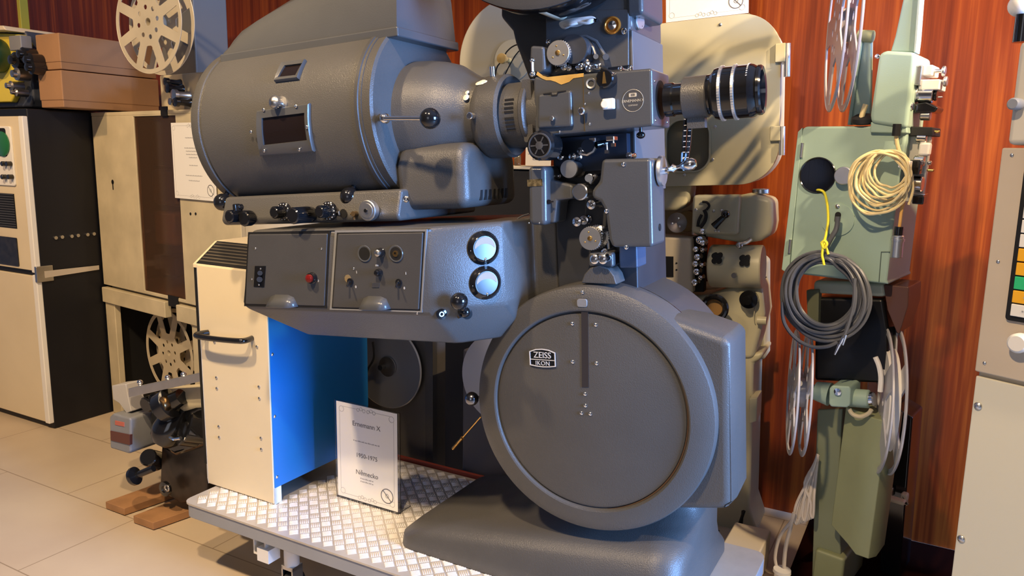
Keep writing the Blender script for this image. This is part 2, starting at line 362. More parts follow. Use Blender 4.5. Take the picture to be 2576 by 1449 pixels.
# front dome, lower box, collar, tube
mb=MB(); mb.lathe([(.158,-.005),(.156,.02),(.154,.05),(.147,.09),(.135,.13),(.112,.165),(.098,.19),(.09,.22)],(XR,AY,ZA+.01),(1,0,0),64); pj.p('front_dome',mb,GREY,sharp=60)
cb=MB(); cb.prism([(-.11,.53),(-.115,.65),(-.09,.70),(.17,.70),(.19,.65),(.19,.53)],XR-.005,-.29,'x'); bx=pj.p('condenser_box',cb,GREY,bevel=.025,seg=4)
mb=MB()
for i in range(7):
    y=-.04+i*.024; mb.prism([(y,.548),(y+.012,.548),(y+.018,.575),(y+.006,.575)],-.2905,-.289,'x')
pj.p('vent_slots',mb,BLACKM,bx)
mb=MB(); q=h(965,298,-.185); mb.sph(h(968,298,-.19),.014,20); mb.cyl(h(968,298,-.20),h(1068,298,-.22),.006); mb.cyl(h(968,298,-.19),h(955,292,-.14),.009); lev=pj.p('door_lever',mb,CHROME)
mb=MB(); mb.sph(h(1082,298,-.22),.0255,32); pj.p('lever_ball',mb,BLACK,lev)
xc=h(1190,290,AY-.1).x
mb=MB(); mb.lathe([(.098,-.012),(.106,0),(.108,.01),(.108,.062),(.102,.070),(.096,.066),(.082,.058)],(xc,AY,ZA-.002),(1,0,0),72); co=pj.p('collar_ring',mb,GREY,sharp=30)
mb=MB(); mb.lathe([(.084,.05),(.084,.118),(.088,.122),(.089,.132),(.084,.136),(.072,.137),(.071,.165),(.062,.17)],(xc,AY,ZA-.002),(1,0,0),72); vt=pj.p('vent_tube',mb,GREY,sharp=30)
mb=MB()
for py in (254,264,275,285,301,311,321,330):
    q=h(1260,py,AY-.07); z=q.z-(ZA-.002); y=AY-math.sqrt(max(0,.0852**2-z*z)); x0=xc+.082
    l=[]; n_=V((0,y-AY,z)).normalized()
    mb.add([(x0,y-.0006,q.z+.0028),(x0+.026,y-.0006,q.z+.0028),(x0+.026,y-.0006,q.z-.0028),(x0,y-.0006,q.z-.0028)],[(0,1,2,3)])
pj.p('vent_slots',mb,BLACKM,vt)
mb=MB(); q=h(1189,292,AY-.112); mb.cyl(q,q+V((0,-.018,0)),.009,e=.002); pj.p('clamp_screw',mb,CHROME,co); mb=MB(); q=h(1240,200,AY-.03); mb.cyl(V((q.x,q.y,ZA+.10)),V((q.x,q.y,ZA+.125)),.008); pj.p('clamp_screw',mb,CHROME,co)
mb=MB()
for px,py,s_ in ((1186,258,.009),(1185,245,.006),(1203,205,.009),(1210,199,.012),(1217,197,.007)):
    q=h(px,py,AY-.07); d_=V((0,q.y-AY,q.z-ZA)).normalized()*.1086; c0=V((q.x,AY,ZA-.002))+d_
    mb.lathe([(s_,0),(s_*.6,.0012),(.0001,.0014)],c0,d_,9)
pj.p('chipped_paint',mb,CHIP,co)
mb=MB(); q0=h(1322,196,-.0); q1=h(1346,342,-.0); mb.prism(rr(q0.x,q0.x+.025,.69,.845,.006),-.025,.115); pj.p('square_flange',mb,GREY)
# gate block
bl=MB(); z0,z1=.702,.846
bl.prism([(-.128,z0),(.178,z0+.004),(.178,z1-.008),(.02,z1-.004),(-.09,z1-.005),(-.122,z1+.004),(-.126,z1-.01)],-.03,.12); blk=pj.p('gate_block',bl,GREYS,bevel=.006,seg=3)
mb=MB(); mb.box(.0065,.0078,-.0308,-.029,z0+.003,z1-.006); pj.p('seam',mb,BRASS,blk)
f=M.poly
mb=MB(); mb.prism(f([(1349,188),(1352,180),(1365,190),(1378,194),(1430,188),(1468,184),(1468,193),(1442,197),(1432,206),(1412,213),(1398,206),(1385,202),(1374,202),(1362,197)],-.031),-.0312,-.0295); pj.p('bare_primer_patch',mb,PRIMER,blk)
mb=MB(); mb.prism(f([(1353,238),(1437,226),(1440,318),(1352,324)],-.04),-.042,-.028); cv=pj.p('hinged_cover',mb,GREYS,blk,bevel=.006,seg=3)
mb=MB(); mb.prism(f([(1366,235),(1386,232),(1388,238),(1400,237),(1402,230),(1423,227),(1423,229),(1404,233),(1401,241),(1387,242),(1384,236),(1366,238)],-.044),-.0432,-.041); pj.p('hinge_notch',mb,BLACKM,cv)
mb=MB(); q=h(1392,298,-.042); mb.cyl(q,q+V((0,-.012,0)),.006,e=.0015); pj.p('cover_knob',mb,STEEL,cv)
def knob(nm,px,py,y0,r,L,m,par,ribs=0,n=28,ax=(0,-1,0),e=None,**k):
    q=h(px,py,y0-L) if ax==(0,-1,0) else h(px,py,y0); a=V(ax); o=V((q.x,y0,q.z)) if ax==(0,-1,0) else q
    mb=MB(); e=e or min(.003,r*.3); mb.lathe([(r,0),(r,L-e),(r-e,L),(.0001,L)],o,a,n)
    if ribs: mb.ribs(o,a,r,L*.15,L-e,ribs)
    return pj.p(nm,mb,m,par,**k),o+a*L
knob('plunger',1461,279,-.03,.009,.022,CHROME,blk)
mb=MB(); q=h(1487,210,-.031); mb.lathe([(.008,-.002),(.008,.002),(.012,.003),(.013,.0),(.013,-.002)],q,(0,-1,0),28); pj.p('bushing',mb,ALU,blk)
kb,o=knob('framing_knob',1520,197,-.03,.022,.03,BLACK,blk,ribs=0,n=40)
mb=MB(); mb.prism([(o.x-.0015,o.z+.015),(o.x+.0015,o.z+.015),(o.x+.005,o.z-.012),(o.x-.005,o.z-.012)],o.y-.0015,o.y+.001); pj.p('pointer',mb,BRASS,kb)
mb=MB(); q=h(1530,262,-.045); mb.prism(rr(q.x-.013,q.x+.015,q.z-.012,q.z+.013,.003),-.052,-.036); mb.cyl((q.x-.006,-.055,q.z),(q.x-.006,-.028,q.z),.010); pj.p('white_catch',mb,WHITE,blk,bevel=.002)
# badge ERNEMANN X
q=h(1592,253,-.031); bd=MB(); bd.lathe([(.0255,0),(.0255,.0008),(.0001,.0008)],(q.x,-.0295,q.z),(0,-1,0),48); B_=pj.p('round_badge',bd,GREYD,blk)
mb=MB(); mb.tor((q.x,-.0305,q.z),.0255,.0005,(0,1,0),48,6); ux,uy=(1,0,0),(0,0,1)
mb.text('ERNEMANN X',.0088,(q.x,-.0309,q.z-.0005),ux,uy,.0002,sp=.95); mb.text('GERMANY',.005,(q.x,-.0309,q.z-.011),ux,uy,.0002)
mb.prism(rr(q.x-.0095,q.x+.0095,q.z+.0085,q.z+.0175,.002),-.0312,-.0303,holes=[rr(q.x-.005,q.x+.005,q.z+.0105,q.z+.0155,.001)])
mb.box(q.x-.004,q.x+.004,-.0312,-.0303,q.z+.0125,q.z+.0135)
pj.p('badge_lettering',mb,mat('engraved_pale_gold',(.62,.55,.42),.4,.3),B_)
for a,b in ((1482,234),(1484,312),(1472,262),(1408,332)): screws(pj,blk,[h(a,b,-.03)],(0,-1,0),.003)
# opening in block end + lens
mb=MB(); mb.lathe([(.044,0),(.046,.0015),(.0001,.0015)],(.1775,AY+.0,ZA+.004),(1,0,0),40); pj.p('lens_port',mb,BLACKM,blk)
screws(pj,blk,[(.178,-.012,.81),(.178,-.012,.72),(.178,.09,.81),(.178,.09,.72)],(1,0,0),.0035)
LZ=ZA+.006
ln=MB(); ln.lathe([(.036,0),(.040,.002),(.040,.02),(.037,.024),(.037,.07)],(.190,AY,LZ-.004),(1,0,0),56); lens=pj.p('lens',ln,BLACK)
mb=MB(); mb.lathe([(.046,0),(.049,.002),(.049,.055),(.046,.058),(.036,.058)],(.236,AY,LZ-.003),(1,0,0),56); mb.box(.243,.285,AY-.012,AY+.012,LZ-.075,LZ-.045); pj.p('lens_clamp',mb,GREY,lens,sharp=30)
mb=MB(); mb.lathe([(.044,0),(.046,.004),(.047,.012),(.058,.022),(.060,.03),(.060,.098),(.061,.1),(.059,.108),(.054,.116),(.056,.118),(.056,.124),(.053,.128),(.045,.126),(.043,.112)],(.288,AY,LZ),(1,0,0),72); pj.p('lens_barrel',mb,BLACK,lens,sharp=30)
for x in (.322,.352):
    mb=MB(); mb.lathe([(.060,0),(.0625,.001),(.0625,.007),(.060,.008)],(x,AY,LZ),(1,0,0),72); mb.ribs((x,AY,LZ),(1,0,0),.0622,.001,.007,64,.001,.6); pj.p('knurled_ring',mb,ALU,lens)
mb=MB(); mb.lathe([(.044,0),(.030,.006),(.0001,.010)],(.398,AY,LZ),(1,0,0),48); pj.p('front_glass',mb,LENSG,lens,sharp=60)
mb=MB()
for k in range(22):
    a=math.radians(120+k*6); mb.box(.385,.3885,AY-.0606*math.cos(a-math.pi/2)-.0006,AY-.0606*math.cos(a-math.pi/2)+.0004,LZ+.0606*math.sin(a-math.pi/2)-.001,LZ+.0606*math.sin(a-math.pi/2)+.001)
pj.p('scale_marks',mb,WHITE,lens)
# scale rail under the lens
mb=MB(); q0=h(1737,300,AY); q1=h(1723,428,AY+.03); mb.tube([q0,h(1733,360,AY+.01),q1],.0055,6); mb.tube([h(1725,300,AY),h(1717,425,AY+.03)],.0055,6); sr=pj.p('scale_rail',mb,BLACK)
mb=MB()
for i in range(7):
    t=i/7; a=h(1736-8*t,315+95*t,AY-.006+.025*t); mb.box(a.x-.003,a.x+.003,a.y-.0005,a.y+.0005,a.z-.0008,a.z+.0008)
    a=h(1724-5*t,315+95*t,AY-.006+.025*t); mb.box(a.x-.003,a.x+.003,a.y-.0005,a.y+.0005,a.z-.0008,a.z+.0008)
pj.p('scale_marks',mb,WHITE,sr)
# inching wheel
kb,o=knob('handwheel',1357,366,.0,.037,.06,BLACK,pj.o,n=48,e=.008)
mb=MB(); mb.lathe([(.026,-.001),(.027,.0015),(.030,.0015),(.031,-.001)],o,(0,-1,0),40); 
for k in range(6):
    a=k*math.pi/3; mb.add([o+V((math.cos(a+d)*r_,-.0015,math.sin(a+d)*r_)) for d,r_ in ((-.2,.008),(.2,.008),(.08,.024),(-.08,.024))],[(0,1,2,3)])
pj.p('wheel_relief',mb,GREYD,kb)
mb=MB(); mb.lathe([(.010,0),(.010,.002),(.0001,.0025)],o,(0,-1,0),20); pj.p('wheel_screw',mb,STEEL,kb)
# mechanism housing
HL,HR=-.146,.083
mb=MB(); mb.box(HL,HR,.12,.40,.26,.958); hs=pj.p('mechanism_housing',mb,PLATE,bevel=.004)
mb=MB(); q=f([(1375,30),(1583,24),(1583,165),(1530,172),(1375,195)],.118); mb.prism(q,.112,.125); pj.p('upper_panel',mb,GREYS,bevel=.002)
mb=MB(); mb.box(HR-.003,HR+.004,.118,.398,.55,.956); pj.p('side_panel',mb,mat('mauve_grey_side_paint',(.11,.108,.112),.4),bevel=.002)
mb=MB(); mb.box(HL,HR,.115,.40,.955,1.12); ub=pj.p('upper_housing',mb,GREYS,bevel=.006)
mb=MB(); q=h(1625,20,.13); mb.box(HR-.01,HR+.035,.11,.30,h(1625,38,.13).z,q.z+.12); pj.p('top_bracket',mb,GREYS,bevel=.01,seg=3)
mb=MB(); q=h(1592,58,.17); mb.lathe([(.008,-.02),(.008,.0),(.019,.001),(.020,.004),(.020,.022),(.018,.024),(.0001,.024)],q,(1,-.25,0),36); sk=pj.p('silver_knob',mb,ALU)
screws(pj,sk,[q+V((.0225,-.017,.008)),q+V((.0235,0,-.011))],(1,-.25,0),.002,BLACKM)
mb=MB(); q=h(1541,64,.112); mb.lathe([(.022,0),(.022,.003),(.018,.005),(.016,.002)],q,(0,-1,0),36); iv=pj.p('indicator_window',mb,AMBER)
mb=MB(); mb.lathe([(.012,0),(.011,.004),(.0001,.006)],q,(0,-1,0),24); pj.p('indicator_lens',mb,CHROME,iv)
screws(pj,pj.o,[h(1571,79,.112)],(0,-1,0),.008); screws(pj,pj.o,[h(1380,106,.112),h(1586,172,.112)],(0,-1,0),.007)
# upper magazine (only its lowest edge is in the picture)
um=MB(); uc=h(1362,25,-.03); um.lathe([(.30,0),(.318,.004),(.325,.014),(.325,.12),(.30,.13)],(uc.x,-.03+.0,uc.z+.325),(0,1,0),80); u_m=pj.p('upper_magazine',um,BLACK)
mb=MB(); mb.lathe([(.31,0),(.322,.003),(.322,.010),(.31,.013)],(uc.x,-.037,uc.z+.325),(0,1,0),80); pj.p('magazine_rim',mb,GREYD,u_m)
mb=MB(); q=h(1385,18,.05); mb.cyl((q.x,.0,q.z+.01),(q.x,.12,q.z+.01),.033); pj.p('film_exit_roller',mb,CREAM)
mb=MB(); mb.prism(f([(1268,10),(1400,-30),(1400,190),(1338,205),(1318,150),(1303,110),(1296,80),(1266,45)],.2),.18,.22); pj.p('dark_back_plate',mb,GREYD,bevel=.01,seg=3)  # dark grey plate set back below the upper magazine
# sprockets and rollers
def roller(px,py,y0,r,L,m=CHROME,nm='guide_roller',dx=0):
    q=h(px,py,y0-L); o=V((q.x,y0,q.z)); mb=MB()
    mb.lathe([(r,0),(r*.7,L*.12),(r*.62,L*.5),(r*.7,L*.85),(r,L*.88),(r,L*.97),(r*.5,L),(r*.35,L+r*.25),(.0001,L+r*.3)],o,(0,-1,0),24); return pj.p(nm,mb,m,pj.o)
def sprocket(px,py,y0,r,L,m=ALU):
    q=h(px,py,y0-L); o=V((q.x,y0,q.z)); mb=MB()
    mb.lathe([(r,0),(r,L*.18),(r*.8,L*.22),(r*.8,L*.78),(r,L*.82),(r,L-.001),(r-.001,L),(.0001,L)],o,(0,-1,0),48)
    for k in range(32):
        a=2*math.pi*k/32
        for t in (L*.14,L*.86):
            c_=o+V((math.cos(a)*r,-t,math.sin(a)*r)); mb.box(c_.x-.0014,c_.x+.0014,c_.y-.0008,c_.y+.0008,c_.z-.0014,c_.z+.0014)
    s_=pj.p('sprocket',mb,m,pj.o); e=o+V((0,-L,0))
    mb=MB(); mb.lathe([(r*.22,0),(r*.2,.003),(.0001,.004)],e,(0,-1,0),20); pj.p('centre_screw',mb,BRASS,s_)
    screws(pj,s_,[e+V((math.cos(a)*r*.55,0,math.sin(a)*r*.55)) for a in (math.radians(100),math.radians(215),math.radians(-25))],(0,-1,0),.0022,BRASS)
    return s_
mb=MB(); q=h(1455,132,.11); mb.cyl((q.x+.01,.112,q.z),(q.x+.01,.05,q.z),.036,n=40); pj.p('sprocket_drum',mb,PLATE)
sprocket(1403,133,.10,.031,.075)
mb=MB(); q=h(1462,140,.09); mb.tube([h(a,b,.085) for a,b in ((1432,118),(1440,104),(1458,97),(1478,102),(1492,120),(1499,142))],.004,8); mb.cyl(h(1499,142,.11),h(1499,142,.06),.0065); pj.p('film_guard',mb,STEEL)
mb=MB(); mb.tube([h(a,b,.1) for a,b in ((1434,100),(1450,92),(1475,93),(1500,105),(1512,125),(1524,143))],.005,8); mb.cyl(h(1524,143,.115),h(1524,143,.085),.008); pj.p('film_guard',mb,GREYS)
mb=MB(); mb.prism(f([(1346,118),(1380,120),(1384,180),(1368,190),(1350,184),(1344,160)],.05),.02,.10); pj.p('film_shoe',mb,GREYS,bevel=.006)
mb=MB(); mb.tube([h(1339,154,-.02),h(1340,188,-.02)],.004,10); mb.sph(h(1339,152,-.02),.0065,14); mb.sph(h(1340,187,-.02),.008,14); pj.p('threading_lever',mb,CHROME)
for a,b,r_,L in ((1374,177,.009,.05),(1418,168,.009,.06),(1430,170,.008,.05),(1454,168,.008,.05),(1473,158,.010,.05),(1480,172,.009,.07),(1460,167,.008,.06),(1506,166,.007,.05),(1560,172,.006,.05)): roller(a,b,.11,r_,L)
mb=MB(); mb.tube([h(a,b,.08) for a,b in ((1384,178),(1395,185),(1420,176),(1450,177))],.011,10); pj.p('roller_arm',mb,GREYD)
# below the block
mb=MB(); mb.box(HL+.02,HR-.01,.09,.122,.61,.70); pj.p('gate_base',mb,mat('blue_black_casting',(.02,.028,.045),.35))
for a,b,r_,L in ((1409,394,.009,.05),(1439,394,.010,.06),(1456,395,.009,.03),(1460,380,.010,.05),(1404,443,.007,.05),(1486,515,.012,.07),(1450,558,.012,.07),(1468,554,.012,.03),(1510,584,.008,.06),(1520,634,.009,.06),(1582,391,.008,.04),(1482,447,.010,.08)): roller(a,b,.11,r_,L)
mb=MB(); q=h(1432,425,.04); mb.lathe([(.022,0),(.024,.004),(.019,.008),(.019,.05),(.024,.055),(.024,.06),(.0001,.06)],(q.x,.10,q.z),(0,-1,0),36); sd=pj.p('sound_drum',mb,GREYD)
mb=MB(); mb.lathe([(.023,0),(.023,.004),(.0001,.005)],(q.x,.04,q.z),(0,-1,0),36); pj.p('drum_cap',mb,ALU,sd)
mb=MB(); mb.tube([h(a,b,.06) for a,b in ((1500,366),(1492,380),(1478,388),(1464,386))],.006,8); pj.p('roller_arm',mb,STEEL)
mb=MB(); mb.cyl(h(1478,367,.02),h(1478,367,.10),.016); mb.cyl(h(1500,365,.03),h(1525,360,.05),.009); pj.p('pad_roller',mb,BLACK)
mb=MB(); mb.box(*(lambda q:(q.x-.008,q.x+.011,q.y,q.y+.03,q.z-.008,q.z+.004))(h(1488,350,.03))); mb.box(*(lambda q:(q.x-.011,q.x+.011,q.y,q.y+.03,q.z-.006,q.z+.006))(h(1534,348,.02))); pj.p('gate_latch',mb,CHROME,bevel=.002)
for a,b in ((1543,364),(1527,381)):
    mb=MB(); q=h(a,b,.03); mb.cyl(q+V((0,0,.018)),q,.0025); mb.box(q.x-.005,q.x+.005,q.y-.004,q.y+.004,q.z-.005,q.z+.004); pj.p('wing_screw',mb,CHROME)
mb=MB(); q=h(1612,340,.03); mb.cyl(q+V((0,0,.02)),q,.004); mb.sph(q,.011,18,.8); pj.p('adjusting_knob',mb,BLACK)
# sound head cover, crank wheel
mb=MB(); z_t,z_b=.637,.418; xl=h(1516,500,0).x; xr_=h(1640,500,0).x
mb.prism([(xl,z_t),(xr_,z_t-.004),(xr_,z_b),(xl+.02,z_b),(xl+.012,z_b+.02),(xl+.005,z_b+.09),(xl-.008,z_b+.115),(xl-.03,z_b+.125),(xl-.028,z_b+.145),(xl-.008,z_b+.165)],0,.11)
sc=pj.p('sound_head_cover',mb,GREYS,bevel=.009,seg=4)
screws(pj,sc,[h(1569,413,0),h(1576,622,0),h(1526,531,0)],(0,-1,0),.0055)
mb=MB(); mb.cyl((xr_-.002,.06,.462),(xr_+.002,.06,.462),.009); pj.p('key_hole',mb,BLACKM,sc)
mb=MB(); q=h(1663,430,.06); mb.lathe([(.037,0),(.038,.003),(.036,.010),(.0001,.011)],(xr_+.004,.06,q.z),(1,0,0),48); cw=pj.p('crank_disc',mb,ALU)
mb=MB(); a=V((xr_+.014,.055,q.z)); b=h(1722,417,.055)
mb.cyl(a,a+V((.012,0,0)),.009); mb.lathe([(.005,.01),(.006,.02),(.011,.026),(.0045,.034),(.0045,.042),(.010,.052),(.0145,.062),(.0145,.074),(.009,.082),(.0001,.083)],a,b-a,28); pj.p('crank_handle',mb,CHROME,cw)
# exciter lamp box on the left
mb=MB(); q=f([(1326,418),(1372,418),(1374,568),(1329,566)],-.01); mb.prism(q,-.01,.09); ex=pj.p('exciter_lamp_box',mb,GREYS,bevel=.012,seg=4)
mb=MB(); mb.prism(f([(1370,430),(1384,452),(1440,466),(1441,500),(1402,505),(1395,562),(1370,560)],.02),.02,.10); pj.p('lamp_arm',mb,GREYS,bevel=.006,seg=3)
mb=MB(); mb.prism(rr(*(lambda a,b:(a.x,b.x,b.z,a.z))(h(1326,452,-.011),h(1365,468,-.011)),.001),-.0112,-.009); mb2=mb; pj.p('type_plate',mb,mat('worn_brass_plate',(.4,.3,.14),.35,.6,var=.8,vscale=120),ex)
screws(pj,ex,[h(1331,561,-.01),h(1357,561,-.01)],(0,-1,0),.002)
mb=MB(); mb.cyl(h(1381,508,.02),h(1381,508,.0),.006); mb.cyl(h(1381,508,.003),h(1392,507,.003),.002); pj.p('lamp_screw',mb,BLACK)
knob('chrome_roller_knob',1458,483,.09,.021,.08,STEEL,pj.o,n=40)
mb=MB(); mb.cyl(h(1484,460,.05),h(1500,440,.05),.006); mb.cyl(h(1481,448,.02),h(1481,448,.06),.010); pj.p('clamp_lever',mb,STEEL)
sprocket(1484,600,.10,.030,.07)
mb=MB(); mb.tube([h(a,b,.09) for a,b in ((1515,575),(1524,590),(1530,610),(1532,625))],.004,8); mb.cyl(h(1530,575,.1),h(1505,582,.05),.004); pj.p('film_guard',mb,STEEL)
for a in (1494,1515):
    q=h(a,653,.0); mb=MB(); mb.lathe([(.012,0),(.012,.03),(.009,.032),(.007,.030),(.006,.033),(.0001,.034)],(q.x,.034,q.z),(0,-1,0),32); pj.p('outlet_roller',mb,CHROME)
mb=MB(); q=h(1505,655,.035); mb.box(q.x-.027,q.x+.04,.034,.11,q.z-.018,q.z+.02); pj.p('outlet_block',mb,GREYS,bevel=.006)
mb=MB(); mb.box(h(1560,650,.06).x,h(1606,650,.06).x,.05,.13,.36,.42); pj.p('switch_box',mb,mat('blue_grey_box',(.05,.07,.11),.4),bevel=.004)
# ---- lower magazine
mc=V((-.028,0,-.016)); RO=.334
mb=MB(); mb.lathe([(.0001,.012),(.262,.012),(.266,.0125),(.270,.002),(.274,0),(.30,.004),(RO-.012,.012),(RO-.004,.016),(RO,.024),(RO,.14),(RO-.01,.15)],mc,(0,1,0),128); mg=pj.p('lower_magazine',mb,GREY,sharp=30)
mb=MB(); mb.lathe([(.0001,.006),(.255,.006),(.262,.008),(.2645,.013)],mc,(0,1,0),128); md=pj.p('magazine_door',mb,GREY,mg)
sl=f([(1462,752),(1477,752),(1481,974),(1464,974)],.006)
mb=MB(); mb.prism(f([(1462,751),(1479,751),(1481,974),(1464,974)],.005),.0045,.0075); pj.p('sight_slot',mb,mat('dark_slot_glass',(.035,.03,.03),.3),md)
mb=MB(); a=h(1451,752,.0); b=h(1477,773,.0); mb.prism(rr(a.x,b.x,b.z,a.z,.006),-.001,.006); pj.p('slot_guide',mb,GREYP,md,bevel=.001)
screws(pj,md,[h(a,b,.006) for a,b in ((1440,814),(1499,817),(1441,910),(1501,914),(1472,991),(1473,1020),(1463,1039),(1485,1041))],(0,-1,0),.0048)
screws(pj,mg,[h(1466,735,.008)],(0,-1,0),.0045)
# badge ZEISS IKON
q=h(1366,902,.006); W,H_=.038,.0265
ol=[(q.x-W,q.z+H_*.72),(q.x-W*.5,q.z+H_*.98),(q.x,q.z+H_*1.05),(q.x+W*.5,q.z+H_*.98),(q.x+W,q.z+H_*.72),(q.x+W,q.z-H_*.72),(q.x+W*.5,q.z-H_*.82),(q.x,q.z-H_*.86),(q.x-W*.5,q.z-H_*.82),(q.x-W,q.z-H_*.72)]
inn=[(q.x+(a-q.x)*.93,q.z+(b-q.z)*.9) for a,b in ol]
mb=MB(); mb.prism(ol,.003,.007); bz=pj.p('maker_badge',mb,BLACK,md)
mb=MB(); mb.prism(ol,.0012,.004,holes=[inn]); mb.box(q.x-W*.95,q.x+W*.95,.0014,.004,q.z-.0035,q.z-.0018)
mb.text('ZEISS',.0235,(q.x,.0018,q.z+.0095),(1,0,0),(0,0,1),.0006,sp=.95); mb.text('IKON',.0165,(q.x,.0018,q.z-.0125),(1,0,0),(0,0,1),.0006,sp=1.05)
pj.p('badge_lettering',mb,BADGE,bz)
mb=MB()
a_=[V((mc.x+.267*math.cos(math.radians(t)),.0095,mc.z+.267*math.sin(math.radians(t)))) for t in range(-80,31,3)]; mb.tube(a_,lambda t:.0005+.0034*math.sin(math.pi*t),6); pj.p('rust_mark',mb,mat('brown_rust_mark',(.075,.042,.024),.7),mg)
# side handle ball, lug, gear housing, rear drum
mb=MB(); q=h(1187,1003,.03); mb.sph(q,.020,32); mb.cyl(q,q+V((.05,.03,.002)),.006); pj.p('magazine_handle',mb,mat('dark_chrome_ball',(.25,.25,.27),.2,1))
mb=MB(); mb.prism([(-.39,-.02),(-.37,.06),(-.34,.12),(-.30,.12),(-.30,-.10),(-.35,-.08)],.06,.13); pj.p('hinge_lug',mb,GREY,bevel=.01)
mb=MB(); mb.prism(f([(1462,712),(1470,690),(1484,674),(1508,668),(1532,676),(1545,694),(1552,716)],.03),.028,.10); pj.p('film_inlet_lug',mb,GREY,bevel=.003)
gx=h(1826,1000,.05).x+.014
mb=MB(); s=[]
zt,zb=.195,-.25
secs=[]
for y,x1,zt_,zb_,xl in ((.042,gx-.01,zt-.006,zb+.008,.17),(.055,gx-.002,zt,zb,.17),(.10,gx+.004,zt+.002,zb-.002,.17),(.22,gx+.004,zt+.002,zb-.002,.10),(.30,gx-.01,zt-.02,zb+.02,.10)):
    k=.022
    secs.append([(xl,y,zt_+ .045),(x1-.09,y,zt_+.022),(x1-k,y,zt_),(x1-k*.3,y,zt_-k*.3),(x1,y,zt_-k),(x1,y,zb_+k),(x1-k*.3,y,zb_+k*.3),(x1-k,y,zb_),(x1-.1,y,zb_-.012),(xl,y,zb_-.02)])
mb.loft(secs); pj.p('gear_housing',mb,GREY,bevel=.012,seg=4)
mb=MB(); mb.lathe([(.27,0),(.30,.004),(.30,.24),(.29,.25),(.05,.25)],mc+V((.015,.13,.025)),(0,1,0),96); pj.p('magazine_rear_drum',mb,GREYD,mg)
mb=MB(); mb.tor(mc+V((0,.135,0)),RO-.002,.003,(0,1,0),96,6,0,360); pj.p('drum_trim',mb,BLACK,mg)
# ---- console
CYF=-.2
pl=[(-.99,CYF),(-.365,CYF),(-.345,-.19),(-.225,-.04),(-.212,.12),(-.145,.125),(-.145,.30),(-1.0,.30)]
mb=MB()
def ring(z,f_,xoff=0): return [(x+xoff*(1 if x<-.9 else 0),y if y>.2 else y+f_,z) for x,y in pl]
mb.loft([ring(.17,.11,.12),ring(.268,.0,-.012),ring(.285,-.004,-.014),ring(.478,-.004,.035),ring(.492,.006,.045)])
cs=pj.p('control_console',mb,GREY,bevel=.012,seg=3)
def quad(pts,y): return f(pts,y)
Y=CYF-.004
mb=MB(); mb.prism(quad([(628,589),(826,587),(818,770),(619,765)],Y),Y-.004,Y+.004); d1=pj.p('access_door',mb,GREYD,cs,bevel=.003)
mb=MB(); mb.prism(quad([(625,584),(831,582),(822,775),(615,770)],Y),Y-.0015,Y+.004); pj.p('door_gap',mb,BLACKM,cs)
mb=MB(); mb.prism(quad([(851,588),(1066,584),(1055,779),(838,773)],Y),Y-.004,Y+.004); d2=pj.p('switch_panel',mb,GREYD,cs,bevel=.003)
mb=MB(); mb.prism(quad([(843,580),(1074,577),(1062,786),(830,779)],Y),Y-.001,Y+.004,holes=[quad([(848,585),(1070,582),(1058,782),(835,776)],Y)]); pj.p('panel_border',mb,GREYP,cs)
mb=MB(); mb.prism(quad([(849,585),(1069,582),(1058,781),(836,775)],Y),Y-.0012,Y+.004); pj.p('panel_gap',mb,BLACKM,cs)
for d_,cx in ((d1,712),(d2,945)):
    pr=MB(); a=h(cx-38,768+(cx-712)*.025,Y-.004); b=h(cx+38,768+(cx-712)*.025,Y-.004)
    s0=[];s1=[]
    for t in (0,.12,.3,.7,.88,1): s0.append((a.x+(b.x-a.x)*t,Y-.004,a.z+(.032 if .1<t<.9 else 0)*(1 if .2<t<.8 else .8))); s1.append((a.x+(b.x-a.x)*t,Y-.004-(0 if t in (0,1) else .024),a.z))
    n_=len(s0); pr.add(s0+s1,[(i,i+1,n_+i+1,n_+i) for i in range(n_-1)])
    q_=pj.p('cup_handle',pr,GREYS,d_,sharp=80); sm=q_.modifiers.new('thickness','SOLIDIFY'); sm.thickness=.002
mb=MB(); mb.prism(quad([(642,669),(669,669),(665,722),(639,721)],Y-.004),Y-.0055,Y-.003); so=pj.p('socket_plate',mb,BLACK,d1)
for a,b in ((656,676),(652,716)): screws(pj,so,[h(a,b,Y-.0055)],(0,-1,0),.003)
mb=MB(); mb.cyl(h(654,687,Y-.006),h(654,687,Y-.012),.007); mb.cyl(h(653,703,Y-.006),h(653,703,Y-.012),.008); pj.p('socket',mb,BLACKM,so)
def pushlamp(px,py,m,par,r=.014,L=.018,nm='indicator_lamp',collar=GREYS):
    q=h(px,py,Y-.004-L); o=V((q.x,Y-.004,q.z)); mb=MB(); mb.lathe([(r*1.1,0),(r*1.1,.003),(r,.004),(r,L*.7),(r*.8,L*.72)],o,(0,-1,0),28); k=pj.p(nm,mb,BLACK,par)
    mb=MB(); mb.lathe([(r*.82,L*.6),(r*.8,L),(r*.6,L+.002),(.0001,L+.003)],o,(0,-1,0),28); pj.p('lamp_lens',mb,m,k)
pushlamp(776,701,RED,d1)
screws(pj,d1,[h(643,625,Y-.004),h(809,626,Y-.004),h(634,702,Y-.004),h(801,707,Y-.004)],(0,-1,0),.0028)
for px,py,m in ((915,638,BLACKM),(994,638,BRASS)):
    q=h(px+2,py,Y-.005); mb=MB(); mb.lathe([(.016,0),(.020,.002),(.021,.002),(.022,0)],q,(0,-1,0),36); rs=pj.p('round_socket',mb,GREYS,d2)
    mb=MB(); mb.lathe([(.017,0),(.017,.0015),(.0001,.0016)],q,(0,-1,0),32); pj.p('socket_hole',mb,BLACKM,rs)
    if m is BRASS:
        mb=MB(); mb.lathe([(.004,0),(.004,.004),(.008,.004),(.008,0)],q,(0,-1,0),24); pj.p('contact_ring',mb,BRASS,rs)
